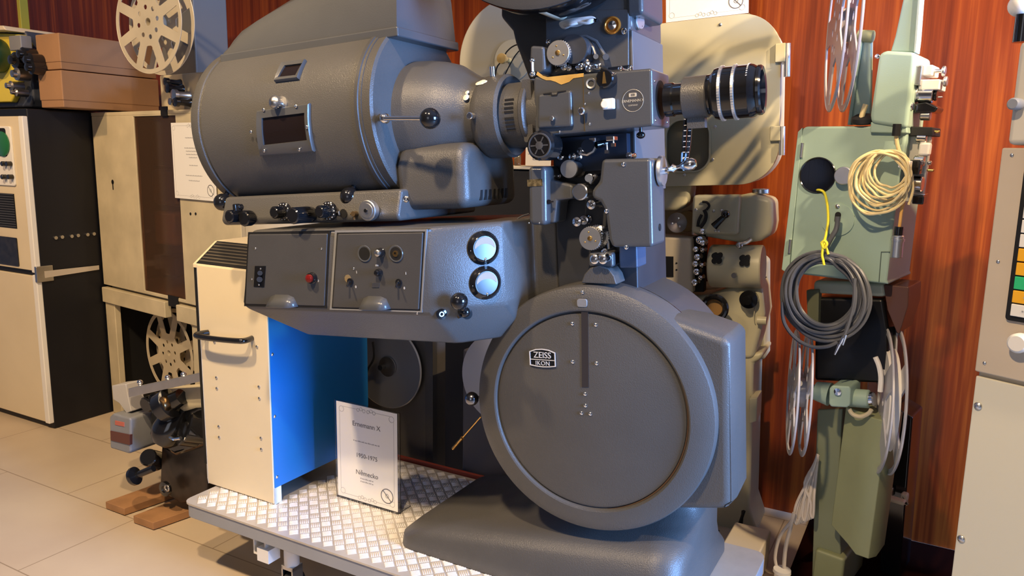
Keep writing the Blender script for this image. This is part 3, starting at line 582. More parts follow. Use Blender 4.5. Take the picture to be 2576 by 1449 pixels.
pushlamp(948,637,STEEL,d2,.011,.02,'push_button'); pushlamp(946,687,BLACK,d2,.009,.016,'push_button')
mb=MB(); mb.prism(quad([(937,711),(955,711),(954,723),(936,723)],Y-.004),Y-.0055,Y-.0035); pj.p('small_label',mb,STEEL,d2)
for px,py in ((882,708),(1004,710)):
    q=h(px,py,Y-.005); mb=MB(); mb.lathe([(.009,0),(.009,.004),(.004,.005),(.0035,.01)],q,(0,-1,0),20); mb.tube([q+V((0,-.008,0)),q+V((.004,-.022,-.012))],.003,8); pj.p('toggle_switch',mb,BLACK,d2)
mb=MB(); mb.prism(circ(*(lambda q:(q.x,q.z))(h(875,701,Y-.0045)),.011,9),Y-.0048,Y-.0036); pj.p('paint_wear',mb,mat('worn_ochre_paint',(.2,.15,.08),.6),d2)
mb=MB()
for s_,a,b,z in (('I',897,685,.010),('0',895,722,.009),('I',1021,688,.010),('0',1017,725,.009),('EIN',948,668,.006)): mb.text(s_,z,h(a,b,Y-.0045),(1,0,0),(0,0,1),.0002)
pj.p('switch_markings',mb,WHITE,d2)
screws(pj,d2,[h(890,676,Y-.004)],(0,-1,0),.003)
# diagonal face: meters, ball handle, socket
dA=V((-.345,-.19,0)); dB=V((-.225,-.04,0)); ut=(dB-dA).normalized(); nd=V((ut.y,-ut.x,0))
def ondiag(px,py,off=0):
    r=ray(px,py); A=M.A; q0=V([a.dot(EYE-M.o) for a in A])/M.s; rd=V([a.dot(r) for a in A]); t=((dA+nd*off)-q0).dot(nd)/rd.dot(nd); return q0+rd*t
for px,py in ((1219,624),(1224,712)):
    o=ondiag(px,py,.012); b0=o-nd*.012; mb=MB(); mb.lathe([(.044,0),(.044,.006),(.040,.010),(.036,.016),(.033,.018),(.031,.014)],b0,nd,48); mt=pj.p('meter',mb,BLACK)
    mb=MB(); mb.lathe([(.032,0),(.032,.013),(.0001,.013)],b0,nd,48); pj.p('meter_base',mb,BLACK,mt)
    mb=MB(); c=b0+nd*.0150; vs=[]
    for k in range(25):
        t=math.radians(2+176*k/24); vs.append(c+ut*(.0285*math.cos(t))+V((0,0,1))*(.0285*math.sin(t)+.001))
    for k in range(13):
        t=math.radians(150-120*k/12); vs.append(c+ut*(.031*math.cos(t))+V((0,0,1))*(.024*math.sin(t)-.013))
    
    mb.add(vs,[tuple(range(len(vs)))]); pj.p('meter_dial',mb,DIALF,mt)
    screws(pj,mt,[b0+nd*.010+ut*-.036+V((0,0,-.004)),b0+nd*.010+ut*.036+V((0,0,.004)),b0+nd*.013+V((0,0,-.028))],nd,.0035)
o=ondiag(1110,790,0); mb=MB(); mb.lathe([(.014,0),(.014,.003),(.009,.004),(.007,.002)],o,nd,28); pj.p('jack_socket',mb,BLACK)
mb=MB(); mb.lathe([(.004,0),(.004,.004),(.007,.004),(.007,0)],o,nd,20); pj.p('jack_ring',mb,STEEL)
o=ondiag(1165,786,0); mb=MB(); mb.cyl(o,o+nd*.03,.014); mb.sph(ondiag(1170,785,.03),.014,20); mb.sph(ondiag(1155,758,.045),.0225,28); mb.tube([o+nd*.025,ondiag(1155,758,.045)],.009,8); mb.tube([o+nd*.02,ondiag(1153,797,.03)],.005,8); pj.p('change_over_handle',mb,BLACK)
screws(pj,cs,[h(1050,788,Y),h(1068,791,Y+.01)],(0,-1,0),.003)
# ledge controls
YL=-.165
def lk(nm,px,py,r,L,m,ribs=0,par=None): return knob(nm,px,py,YL,r,L,m,par or pj.o,ribs=ribs,n=32)
for px,py,dx in ((688,535,12),(802,533,12)):
    q=h(px,py,YL-.045); mb=MB(); mb.lathe([(.026,0),(.026,.006),(.018,.012),(.012,.013)],(q.x,YL,q.z),(0,-1,0),36); dl=pj.p('dial_skirt',mb,BLACK)
    mb=MB()
    for k in range(14):
        a=2*math.pi*k/14; mb.lathe([(.0022,0),(.002,.0012),(.0001,.0014)],(q.x+.021*math.cos(a),YL-.0085,q.z+.021*math.sin(a)),(0,-1,0),8)
    pj.p('dial_dots',mb,WHITE,dl)
    mb=MB(); mb.cyl((q.x,YL-.012,q.z),(q.x,YL-.045,q.z),.016,.015,n=28,e=.002); mb.ribs((q.x,YL-.012,q.z),(0,-1,0),.0155,.003,.03,24); pj.p('dial_grip',mb,BLACK,dl)
    mb=MB(); mb.tube([(q.x+.026,YL-.003,q.z-.004),(q.x+.036,YL-.006,q.z-.003),(q.x+.037,YL-.006,q.z-.012)],.0025,6); pj.p('dial_stop',mb,STEEL,dl)
for px,py,r_,L in ((575,545,.017,.05),(612,550,.021,.03),(735,543,.021,.075)):
    k,o=lk('rotary_knob',px,py,r_,L,BLACK,26)
mb=MB(); q=h(597,532,YL-.02); mb.cyl(q+V((0,.02,.012)),q+V((0,.0,.012)),.009); mb.box(q.x-.006,q.x+.006,q.y-.012,q.y+.01,q.z-.002,q.z+.022); pj.p('cable_clip',mb,BLACK,bevel=.003)
mb=MB(); q=h(864,537,YL); mb.lathe([(.012,0),(.012,.001),(.0001,.0012)],q,(0,-1,0),28); pj.p('empty_knob_hole',mb,BLACKM)
mb=MB(); q=h(889,538,YL-.012); mb.cyl((q.x,YL,q.z),(q.x,YL-.014,q.z),.007); mb.cyl((q.x-.011,YL-.009,q.z),(q.x+.002,YL-.009,q.z),.0035); mb.cyl((q.x,YL-.009,q.z),(q.x,YL-.009,q.z-.016),.0035); pj.p('wing_knob',mb,mat('aged_brass',(.16,.11,.06),.4,.6))
q=h(918,530,YL-.022); mb=MB(); mb.lathe([(.026,0),(.027,.002),(.027,.018),(.025,.020),(.019,.0202),(.019,.022),(.0001,.022)],(q.x+.004,YL,q.z),(0,-1,0),44); dd=pj.p('aluminium_dial',mb,ALU)
mb=MB(); mb.cyl((q.x+.004,YL-.02,q.z),(q.x+.004,YL-.026,q.z),.005); pj.p('dial_centre',mb,BLACK,dd)
screws(pj,pj.o,[h(1022,501,-.155)],(0,-1,0),.009)
mb=MB(); q=h(1140,1128,.28); a=h(1210,1048,.2); mb.tube([a,q],.0028,6); mb.cyl(q,q+(a-q)*.35,.006); pj.p('release_rod',mb,BRASS)
# column below the console and thin cable
mb=MB(); mb.box(-.145,.10,.16,.38,-.30,.27); pj.p('pedestal_column',mb,GREYD)
mb=MB(); mb.tube(smooth([h(1330,538,.1),h(1300,552,.06),h(1272,600,.03),h(1258,690,.02),h(1250,760,.02),h(1238,800,.04),h(1230,850,.05)],6),.0022,6)
pj.p('thin_cable',mb,CABLEG)
# base casting, level, given in P coordinates then moved into M
def P2M(p): w_=P.w(p); d_=w_-M.o; return V([a.dot(d_) for a in M.A])/M.s
secs=[]
def brect(x0,x1,y0,y1,r,z,sl=0,zb=0):
    o=[]
    for a,b in rr(x0,x1,y0,y1,r,5):
        fr_=max(0,1-(b-y0)/.3); o.append(P2M((a,b,z+sl*(a-x0)/(x1-x0)*fr_)))
    return o
for s_ in ((-1.21,-.43,1.555,2.03,.05,.252),(-1.21,-.43,1.555,2.03,.06,.280,.03),(-1.19,-.432,1.572,2.02,.08,.300,.10),(-1.13,-.436,1.62,2.01,.09,.318,.115),(-1.03,-.44,1.68,2.0,.09,.34,.10),(-.94,-.444,1.73,2.0,.08,.385,.06),(-.88,-.45,1.76,1.99,.07,.46,.02),(-.85,-.46,1.77,1.98,.06,.58),(-.84,-.47,1.77,1.98,.06,.75)):
    secs.append(brect(*s_))
mb=MB(); mb.loft(secs); pj.p('base_casting',mb,GREY,sharp=70)
# ------------------------------------------------------------------ trolley
hp=P.h
DZ=.25; X0,X1,Y0,Y1=-1.925,-.33,1.44,2.035
tr=T('steel_trolley','low steel trolley with chequer plate deck carrying the grey projector','trolley',P,(-1.2,1.75,0))
mb=MB(); mb.prism(rr(X0,X1,Y0,Y1,.03,4),DZ-.006,DZ-.0005,'z'); TREAD=mat('tread_plate_aluminium',(.60,.56,.50),.36,.35,var=.15,vscale=14)
dk=tr.p('chequer_plate_deck',mb,TREAD); BARM=mat('polished_glint_bars',(.92,.89,.84),.25,.35)  # worn polished bars; their glint is also put in as a paler colour
mb=MB(); c45=math.sqrt(.5); pt=.0295
for i in range(-80,80):
    for j in range(-80,80):
        cx=-1.1+(i-j)*pt*c45; cy=1.74+(i+j)*pt*c45
        if not (X0+.02<cx<X1-.02 and Y0+.012<cy<Y1-.02): continue
        if cx>-1.18 and cy>1.57: continue
        if (-1.97<cx<-1.68 and cy>1.58): continue
        du,dv=(V((c45,c45,0)),V((-c45,c45,0))) if (i+j)%2 else (V((-c45,c45,0)),V((c45,c45,0)))
        for k in range(5):
            o=V((cx,cy,DZ-.0007))+dv*((k-2)*.0052); a,b=du*.0125,dv*.0019; t=V((0,0,.0018))
            mb.add([o-a-b,o+a-b,o+a+b,o-a+b,o-a*.8-b*.25+t,o+a*.8-b*.25+t,o+a*.8+b*.25+t,o-a*.8+b*.25+t],[(4,5,6,7),(0,1,5,4),(1,2,6,5),(2,3,7,6),(3,0,4,7)])
tr.p('raised_tread_bars',mb,BARM,dk,sharp=80)
BGREY=mat('blue_grey_frame_paint',(.30,.32,.37),.45,var=.1)
mb=MB(); mb.prism(rr(X0+.004,X1,Y0+.004,Y1,.028,4),DZ-.048,DZ-.0065,'z',holes=[rr(X0+.05,X1-.05,Y0+.05,Y1-.05,.01,2)]); tr.p('frame_rail',mb,BGREY,bevel=.003)
for x,y in ((-1.56,1.52),(-.45,1.52),(-1.75,1.95),(-.45,1.95)):
    mb=MB(); mb.cyl((x,y,.11),(x,y,DZ-.045),.022); mb.box(x-.075,x-.03,y-.06,y-.015,.13,.17) if x==-1.56 else None
    lg=tr.p('leg',mb,CREAMW)
    mb=MB(); mb.cyl((x-.013,y,.045),(x+.013,y,.045),.045,e=.006,n=28); tr.p('caster_wheel',mb,RUBBER,lg)
    mb=MB(); mb.box(x-.022,x-.017,y-.02,y+.02,.04,.11); mb.box(x+.017,x+.022,y-.02,y+.02,.04,.11); mb.box(x-.022,x+.022,y-.02,y+.02,.1,.112); tr.p('caster_fork',mb,STEEL,lg)
mb=MB(); a=hp(706,1384,1.5); 
x,y,z=-1.66,1.47,.17
mb.prism([(x,z-.03),(x+.05,z-.03),(x+.05,z+.032),(x,z+.032)],y,y+.18,'y',holes=[[(x+.005,z-.024),(x+.045,z-.024),(x+.045,z+.02),(x+.005,z+.02)]]); tr.p('square_socket',mb,CREAMW)
# red cable trunk at the back of the deck
mb=MB(); mb.box(-1.62,-1.0,2.04,2.052,.24,.262); single('red_strip','thin dark red strip along the rear edge of the chequer plate deck','strip',P,(-1.3,2.046,.24),mb,mat('dark_red_paint',(.28,.05,.03),.5),bevel=.003)
# ------------------------------------------------------------------ cream and blue rectifier cabinet
cx0,cx1,cy0,cy1=-1.99,-1.668,1.562,2.0
zt=hp(480,662,1.57).z
rc=T('rectifier_cabinet','tall cream cabinet with bright blue side and black tube handle','cabinet',P,(-1.82,1.75,DZ))
mb=MB(); mb.prism([(cy0+.012,DZ+.06),(cy0+.012,zt-.01),(cy0+.09,zt+.05),(cy1,zt+.06),(cy1,DZ+.06)],cx0+.006,cx1-.004,'x'); rc.p('body',mb,BLACKM)
mb=MB(); mb.prism([(cx0+.035,DZ+.003),(cx1,DZ+.003),(cx1,zt-.001),(cx0+.035,zt-.001)],cy0,cy0+.012); fp=rc.p('front_panel',mb,CREAM,bevel=.003)
mb=MB(); mb.prism([(cx0+.035,cy0),(cx0+.037,cy0+.012),(cx0+.012,cy0+.03),(cx0,cy0+.035),(cx0,cy0+.025)],DZ+.003,zt,'z'); mb.box(cx0,cx0+.004,cy0+.03,cy1,DZ+.003,zt); rc.p('left_side_panel',mb,CREAMW)
mb=MB(); mb.box(cx1-.003,cx1+.002,cy0+.004,cy1,DZ+.052,zt); sp=rc.p('blue_side_panel',mb,BLUE,bevel=.001)
mb=MB(); mb.box(cx1-.03,cx1+.001,cy0+.002,cy0+.014,DZ+.002,DZ+.052); mb.box(cx1-.004,cx1+.001,cy0+.002,cy0+.03,DZ+.001,DZ+.053); rc.p('corner_foot',mb,CREAMW)
screws(rc,sp,[(cx1+.002,cy0+.012,z) for z in (hp(684,895,cy0).z,hp(690,1052,cy0).z,hp(695,1205,cy0).z)],(1,0,0),.005)
mb=MB(); mb.prism([(cy0+.004,zt),(cy0+.09,zt+.062),(cy1,zt+.07),(cy1,zt+.055),(cy0+.09,zt+.05),(cy0+.004,zt-.012)],cx0+.012,cx1,'x'); vg=rc.p('top_plate',mb,CREAM,bevel=.002)
mb=MB()
for i in range(7):
    t=(i+.5)/7; y=cy0+.01+.075*t; z=zt+.006+.054*t; mb.add([(cx0+.03,y-.001,z),(cx1-.01,y-.001,z),(cx1-.01,y+.0012,z+.0035),(cx0+.03,y+.0012,z+.0035)],[(0,1,2,3)])
rc.p('vent_louvres',mb,mat('dark_louvre_metal',(.10,.085,.065),.4)); 
mb=MB(); mb.add([(cx0+.025,cy0+.006,zt+.0025),(cx1-.005,cy0+.006,zt+.0025),(cx1-.005,cy0+.088,zt+.0625),(cx0+.025,cy0+.088,zt+.0625)],[(0,1,2,3)]); rc.p('vent_opening',mb,BLACKM)
a,b=hp(517,835,cy0),hp(640,852,cy0); yh=cy0-.045
mb=MB(); mb.tube(smooth([(a.x+.012,cy0,a.z),(a.x+.004,cy0-.03,a.z-.0),(a.x+.02,yh,a.z-.002),((a.x+b.x)/2,yh-.003,(a.z+b.z)/2-.002),(b.x-.02,yh,b.z),(b.x-.004,cy0-.03,b.z),(b.x-.01,cy0,b.z)],8),.0085,12); rc.p('tube_handle',mb,BLACK)
for px,py in ((545,950),(546,977),(551,1073),(552,1100),(652,973),(653,1002),(657,1102),(658,1130),(540,838+22),(647,872)): screws(rc,fp,[hp(px,py,cy0)],(0,-1,0),.0048,STEEL)
# ------------------------------------------------------------------ signs
def sign(name,label,fr,y,bl,tr_,lines,icon=True,acryl=True,paper=PAPER,b=.004):
    (x0,z0),(x1,z1)=bl,tr_; t=T(name,label,'sign',fr,((x0+x1)/2,y,z0)); W=x1-x0; H=z1-z0
    mb=MB(); mb.box(x0+.004,x1-.004,y+.0022,y+.0028,z0+.004,z1-.003); pp=t.p('printed_sheet',mb,paper)
    if acryl:
        mb=MB(); mb.box(x0-.004,x1+.004,y+.0035,y+.006,z0,z1); mb.box(x0,x1,y-.002,y+.06,z0,z0+.0025); t.p('acrylic_holder',mb,ACRYL)
    mb=MB(); e=.016; yy=y+.0019; X=(x0+x1)/2
    for q in ((x0+e,x0+e+.0008,z0+.03,z1-.03),(x1-e-.0008,x1-e,z0+.03,z1-.03),(x0+.03,X-.035,z1-e,z1-e+.0008),(X+.035,x1-.03,z1-e,z1-e+.0008),(x0+.03,X-.035,z0+e,z0+e+.0008),(X+.035,x1-.03,z0+e,z0+e+.0008)): mb.box(q[0],q[1],yy,yy+.0003,q[2],q[3])
    for sx in (-1,1):
        for zz in (z0+e,z1-e):
            for k in (0,1,2): mb.tor((X+sx*(.008+.011*k),yy,zz+(.003 if k%2 else -.001)),.005,.0006,(0,1,0),16,4)
            mb.tor((X+sx*(W/2-.024),yy,zz+(-.008 if zz>z0+.1 else .008)),.009,.0005,(0,1,0),16,4,0,360)
    t.p('ornament_border',mb,INKG,pp)
    mb=MB(); mb2=MB()
    for s_,fz,sz in lines:
        if s_=='~': 
            n=int(sz/.006)
            for k in range(n): x=X-sz/2+sz*k/n; mb2.box(x,x+.0035+.0015*(k%2),yy,yy+.0002,z1-H*fz-.0022,z1-H*fz+.0008+.001*(k%3==0))
        else: mb.text(s_,sz,(X,yy,z1-H*fz),(1,0,0),(0,0,1),.0002)
    if mb2.v: t.p('small_print',mb2,INKG,pp)
    if mb.v: t.p('lettering',mb,INK,pp)
    if icon:
        mb=MB(); c=(x1-.043,yy-.0001,z0+.045); mb.tor(c,.022,.0012,(0,1,0),32,6); mb.tube([(c[0]-.015,c[1],c[2]+.015),(c[0]+.015,c[1],c[2]-.015)],.0011,6); mb.tor(c,.006,.0006,(0,1,0),14,4); t.p('no_flash_symbol',mb,INK,pp)
    return t
a=hp(850,1250,1.705); b=hp(999,1055,1.705)
sign('display_sign','white printed sign lettered 1950-1975 standing upright on the chequer plate deck',P,1.705,(a.x-.004,DZ+.001),(b.x+.002,DZ+.31),[('Ernemann X',.2,.021),('1950-1975',.515,.019),('Německo',.69,.021),('~',.745,.05),('~',.775,.05),('~',.37,.10)])
# ------------------------------------------------------------------ reels
def reel(name,label,fr,c,r,gap=.045,m=REELC,holes=8,group=None,style='oval',hubr=.035,film=None,cat='film reel',base=None,thick=.0025,rim=.045):
    t=T(name,label,cat,fr,base or (c[0],c[1],c[2]-r),group); c=V(c)
    def cut(k):
        o=[]; a0=360*k/holes
        if style=='oval':
            ri,ro=r*.46,r*(1-rim*1.9); w0,w1=.33*360/holes,.36*360/holes
            pts=[]
            for i in range(9): a=a0-w1+2*w1*i/8; pts.append((ro,a))
            for i in range(5): a=a0+w0*.65-2*w0*.65*i/4; pts.append((ri+ (0.02*r if i in (0,4) else 0),a))
            return [(c.x+q*math.cos(math.radians(a)),c.z+q*math.sin(math.radians(a))) for q,a in pts]
    for s_ in (-1,1):
        y=c.y+s_*gap/2; mb=MB()
        hl=[cut(k) for k in range(holes)]
        if style=='oval': hl+=[circ(c.x+hubr*1.55*math.cos(math.radians(45*k+10)),c.z+hubr*1.55*math.sin(math.radians(45*k+10)),hubr*.26,10) for k in range(8)]
        hl+=[circ(c.x,c.z,hubr*.42,18)]
        mb.prism(circ(c.x,c.z,r,72),y-thick/2,y+thick/2,'y',holes=hl); fl=t.p('flange',mb,m)
        mb=MB(); mb.tor((c.x,y,c.z),r,thick*.8,(0,1,0),72,6); t.p('rolled_rim',mb,m,fl)
    mb=MB(); mb.prism(circ(c.x,c.z,hubr*.95,32),c.y-gap/2,c.y+gap/2,'y',holes=[circ(c.x,c.z,hubr*.4,18)]); t.p('hub',mb,m)
    if film:
        mb=MB(); mb.prism(circ(c.x,c.z,film,64),c.y-gap/2+.002,c.y+gap/2-.002,'y',holes=[circ(c.x,c.z,hubr*.96,32)]); t.p('wound_film',mb,WHITE)
    return t
# ------------------------------------------------------------------ equipment rack at the far left
RY=1.97; RX=-3.52; RT=hp(60,272,RY).z
rk=T('equipment_rack','tall black sided rack with cream front panels at the far left','rack',P,(-3.9,2.4,0))
mb=MB(); mb.box(-4.35,RX,RY+.01,2.95,0,RT); rk.p('black_housing',mb,NAVY,bevel=.006)
SPL=hp(100,690,RY).z
mb=MB(); mb.box(RX-.032,RX+.001,RY-.012,RY+.012,SPL+.005,hp(60,292,RY).z); rk.p('corner_trim',mb,CREAMW,bevel=.004)
mb=MB(); mb.box(RX-.032,RX+.001,RY-.012,RY+.012,.03,SPL-.005); rk.p('corner_trim',mb,CREAMW,bevel=.004)
mb=MB(); mb.box(-4.33,RX-.033,RY-.004,RY+.012,SPL+.012,hp(60,292,RY).z); up=rk.p('upper_front_panel',mb,CREAM,bevel=.004)
mb=MB(); mb.box(-4.33,RX-.033,RY-.004,RY+.012,.03,SPL-.012); lp=rk.p('lower_front_panel',mb,CREAM,bevel=.004)
def rp(a,b,c,d,y): p,q=hp(a,b,y),hp(c,d,y); return (p.x,q.x,q.z,p.z)
x0,x1,z0,z1=rp(0,318,45,468,RY); x0=x1-.5
mb=MB(); mb.prism(rr(x0,x1,z0,z1,.012),RY-.012,RY-.003); sc_=rk.p('instrument_panel',mb,CREAMW,up,bevel=.003)
mb=MB(); mb.prism(rr(x0+.03,x1-.035,z0+.13,z1-.008,.012),RY-.014,RY-.0115); rk.p('screen_surround',mb,BLACKM,sc_)
q=hp(6,362,RY-.02); mb=MB(); mb.lathe([(.055,0),(.055,.004),(.04,.010),(.0001,.014)],(q.x-.01,RY-.014,q.z),(0,-1,0),36); rk.p('scope_screen',mb,SCOPE,up)
for px,py in ((6,412),(18,412),(6,445),(22,445)): 
    q=hp(px,py,RY-.03); mb=MB(); mb.cyl((q.x,RY-.012,q.z),(q.x,RY-.035,q.z),.011,n=16,e=.002); rk.p('control_knob',mb,BLACK,up)
x0,x1,z0,z1=rp(0,485,46,575,RY); mb=MB(); mb.prism([(x1-.5,z0),(x1,z0),(x1,z1),(x1-.5,z1)],RY-.006,RY-.003); ve=rk.p('vent_grille',mb,BLACKM,up)
mb=MB(); 
for k in range(14): z=z0+(z1-z0)*(k+.5)/14; mb.box(x1-.5,x1-.003,RY-.009,RY-.005,z,z+.005)
rk.p('grille_bars',mb,GREYD,ve)
x0,x1,z0,z1=rp(0,593,52,670,RY); mb=MB(); mb.prism(rr(x1-.5,x1,z0,z1,.006),RY-.008,RY-.003); rk.p('lower_instrument',mb,mat('dark_meter_window',(.03,.025,.02),.2,var=.6,vscale=30),up)
mb=MB(); a=hp(100,672,RY-.01); b=hp(120,715,RY-.01); mb.box(RX-.004,RX+.012,RY-.016,RY+.06,b.z,a.z); rk.p('hasp',mb,STEEL,bevel=.003)
mb=MB(); zs=(a.z+b.z)/2; mb.add([(RX+.006,RY+.02,zs-.018),(RX+.006,2.25,zs-.012),(RX+.006,2.25,zs+.008),(RX+.006,RY+.02,zs+.012),(RX+.014,RY+.02,zs-.018),(RX+.010,2.25,zs-.012),(RX+.010,2.25,zs+.008),(RX+.014,RY+.02,zs+.012)],[(3,2,1,0),(4,5,6,7),(0,1,5,4),(2,3,7,6),(0,4,7,3),(1,2,6,5)]); rk.p('metal_strap',mb,mat('dull_pale_strap',(.5,.44,.36),.5))
for k,t in enumerate((.3,.36,.5,.57,.76,.83)):
    y=RY+.03+.3*t; z=hp(170,598,y).z; z=1.3+(RT-1.3)*0-.52+.0*k; mb=MB()
    q=P.h(138+20*k if k%2==0 else 138+20*k-4,598-k*2,RX,0); mb.cyl((RX,q.y,q.z),(RX+.01,q.y,q.z),.008,n=14); rk.p('side_bolt',mb,STEEL)
# yellow projector on top of the rack
yp=T('yellow_projector','small yellow and blue-grey film projector on top of the black rack','projector',P,(-3.75,2.2,RT))
xe=hp(84,262,2.05).x-.05
mb=MB(); mb.prism([(xe-.5,RT+.012),(xe-.03,RT+.012),(xe,RT+.05),(xe+.01,hp(96,110,2.05).z),(xe-.02,hp(70,72,2.05).z),(xe-.5,hp(70,72,2.05).z)],2.08,2.45); yp.p('body',mb,mat('slate_blue_housing',(.05,.06,.09),.4),bevel=.01,seg=3)
mb=MB(); mb.prism(P.poly([(-60,260),(38,258),(46,240),(78,110),(60,88),(-60,80)],2.07),2.05,2.085); yf=yp.p('yellow_front_plate',mb,YELL,bevel=.008,seg=3)
mb=MB(); mb.prism(P.poly([(-60,82),(45,80),(36,68),(-60,70)],2.05),2.0,2.3); yp.p('cream_top_edge',mb,CREAM,bevel=.005)
mb=MB(); q=hp(0,200,2.03); mb.lathe([(.07,0),(.075,.01),(.075,.05),(.06,.055),(.0001,.055)],(q.x,2.05,hp(0,140,2.03).z),(0,-1,0),32); yp.p('green_motor_cover',mb,mat('dark_green_paint',(.02,.06,.035),.3),yf)
for k,(px,py,r_) in enumerate(((25,150,.035),(45,135,.03),(62,150,.03),(30,185,.028),(15,215,.022),(28,232,.016),(66,168,.03))):
    q=hp(px,py,1.98); mb=MB(); mb.lathe([(r_,0),(r_,.05),(r_*.6,.055),(r_*.55,.07),(.0001,.075)],(q.x,2.05,q.z),(0,-1,0),24); yp.p('lens_part' if k<3 else 'film_roller',mb,BLACK if k<3 or k==6 else STEEL,yf)
mb=MB(); mb.box(hp(45,100,2.04).x,hp(75,100,2.04).x,2.0,2.05,hp(60,130,2.04).z,hp(60,92,2.04).z); yp.p('grey_box',mb,GREYP,yf,bevel=.005)
mb=MB(); a=hp(62,75,2.2); mb.box(a.x-.012,a.x+.012,2.18,2.22,a.z-.03,a.z+.5); yp.p('reel_arm_post',mb,mat('olive_yellow_post',(.35,.32,.03),.5),bevel=.003)
# cardboard boxes
by=2.05; bx0=hp(104,262,by).x; bx1=hp(160,262,by).x; yb=P.h(400,262,bx1,0).y
zc=[RT+.006,hp(160,173,by).z,hp(160,80,by).z]
for k,(zb,ztp,lb) in enumerate(((zc[0],zc[1]-.004,'brown cardboard box lying directly on the rack, under the other box'),(zc[1],zc[2],'brown cardboard box with dented lid, topmost of the two on the rack'))):
    t=T('cardboard_box',lb,'box',P,((bx0+bx1)/2,2.4,zb),'cardboard boxes on the rack')
    mb=MB(); s_=.006*k; mb.box(bx0-s_,bx1-s_,by+s_,yb,zb,ztp-.03); t.p('box_body',mb,CARD,bevel=.004)
    mb=MB(); mb.box(bx0-.004-s_,bx1+.003-s_,by-.003+s_,yb+.003,zb+.03,ztp); t.p('lid',mb,CARD,bevel=.005,seg=2)
# ------------------------------------------------------------------ cream cabinet with glass door
K=Fr(P.w(P.h(285,1037,0,2)),53)
kh=K.h
kx0=0; kx1=1.15; kz=RT-.02; ks=kh(300,724,0).z
kc=T('cream_cabinet','tall worn cream cabinet with dark glass door beside the black rack','cabinet',K,(.5,.25,0))
def kr(a,b,c,d,y=0): p,q=kh(a,b,y),kh(c,d,y); return p.x,q.x,min(p.z,q.z),max(p.z,q.z)
wx0,wx1=kh(348,500,0).x,kh(452,500,0).x; wz0=ks+.015; wz1=kh(380,292,0).z
mb=MB(); mb.prism([(kx0,ks),(kx1,ks),(kx1,kz),(kx0,kz)],0,.02,'y',holes=[[(wx0,wz0),(wx1,wz0),(wx1,wz1),(wx0,wz1)]]); fk=kc.p('door',mb,BEIGEW,bevel=.003)
mb=MB(); mb.box(kx0,kx0+.02,.02,.5,0,kz); kc.p('side_panel',mb,BLACKM)
mb=MB(); mb.box(kx1-.02,kx1,.02,.5,0,kz); kc.p('side_panel',mb,BEIGEW)
mb=MB(); mb.box(kx0,kx1,.0,.5,kz,kz+.015); kc.p('top_panel',mb,BEIGEW)
mb=MB(); mb.box(kx0+.02,kx1-.02,.4,.42,0,kz); kc.p('back_panel',mb,BLACKM)
mb=MB(); mb.box(wx0,wx1,.006,.010,wz0,wz1); kc.p('glass_pane',mb,mat('brown_tinted_glass',(.40,.25,.17),.08,trans=.9,ior=1.15),fk)
mb=MB(); mb.box(kx0+.02,kx1-.02,.03,.4,ks-.02,ks); kc.p('shelf',mb,BEIGEW)
for a,b,c,d,m in ((375,300,450,420,PLATE),(380,425,445,520,GREYS),(385,530,440,620,REELC),(400,640,445,700,PLATE)):
    x0,x1,z0,z1=kr(a,b,c,d,.12); mb=MB(); mb.box(x0,x1,.12,.3,z0,z1); kc.p('stored_apparatus',mb,m,bevel=.015)
x0,x1,z0,z1=kr(403,268,420,292,-.004); mb=MB(); mb.box(x0,x1,-.004,.002,z0,z1); kc.p('door_latch',mb,BLACKM,fk)
x0,x1,z0,z1=kr(422,742,448,775,-.004); mb=MB(); mb.box(x0,x1,-.004,.002,z0,z1); kc.p('door_latch',mb,BLACKM,fk)
mb=MB(); q=kh(283,458,-.001); mb.prism(circ(q.x,q.z,.011,16),-.001,.002); mb.box(q.x-.004,q.x+.004,-.001,.002,q.z-.035,q.z); kc.p('keyhole',mb,BLACKM,fk)
for a in (479,492): mb=MB(); q=kh(a,538,-.001); mb.prism(circ(q.x,q.z,.006,12),-.0015,.002); kc.p('screw_hole',mb,BLACKM,fk)
x0,x1,z0,z1=kr(276,726,276,762,0); 
mb=MB(); zz=kh(290,765,0).z; mb.box(kx0,kh(421,780,0).x,-.012,.02,zz,ks-.012); mb.box(kh(449,780,0).x,kx1,-.012,.02,zz,ks-.012); kc.p('lower_rail',mb,BEIGEW,bevel=.004)
mb=MB(); mb.box(kx0,kh(297,900,0).x,-.0,.03,0,zz); kc.p('corner_post',mb,BEIGEW,bevel=.004)
mb=MB(); x_=kh(486,900,0).x; mb.box(x_,kx1,-.0,.02,0,zz); kc.p('lower_panel',mb,BEIGEW,bevel=.004)
# reel inside the lower opening
q=kh(428,888,.12); rr_=abs(kh(428,783,.12).z-q.z)
reel('film_reel','cream spoked reel inside the open lower half of the cream cabinet',K,(q.x,.14,q.z),rr_,.05,holes=8)
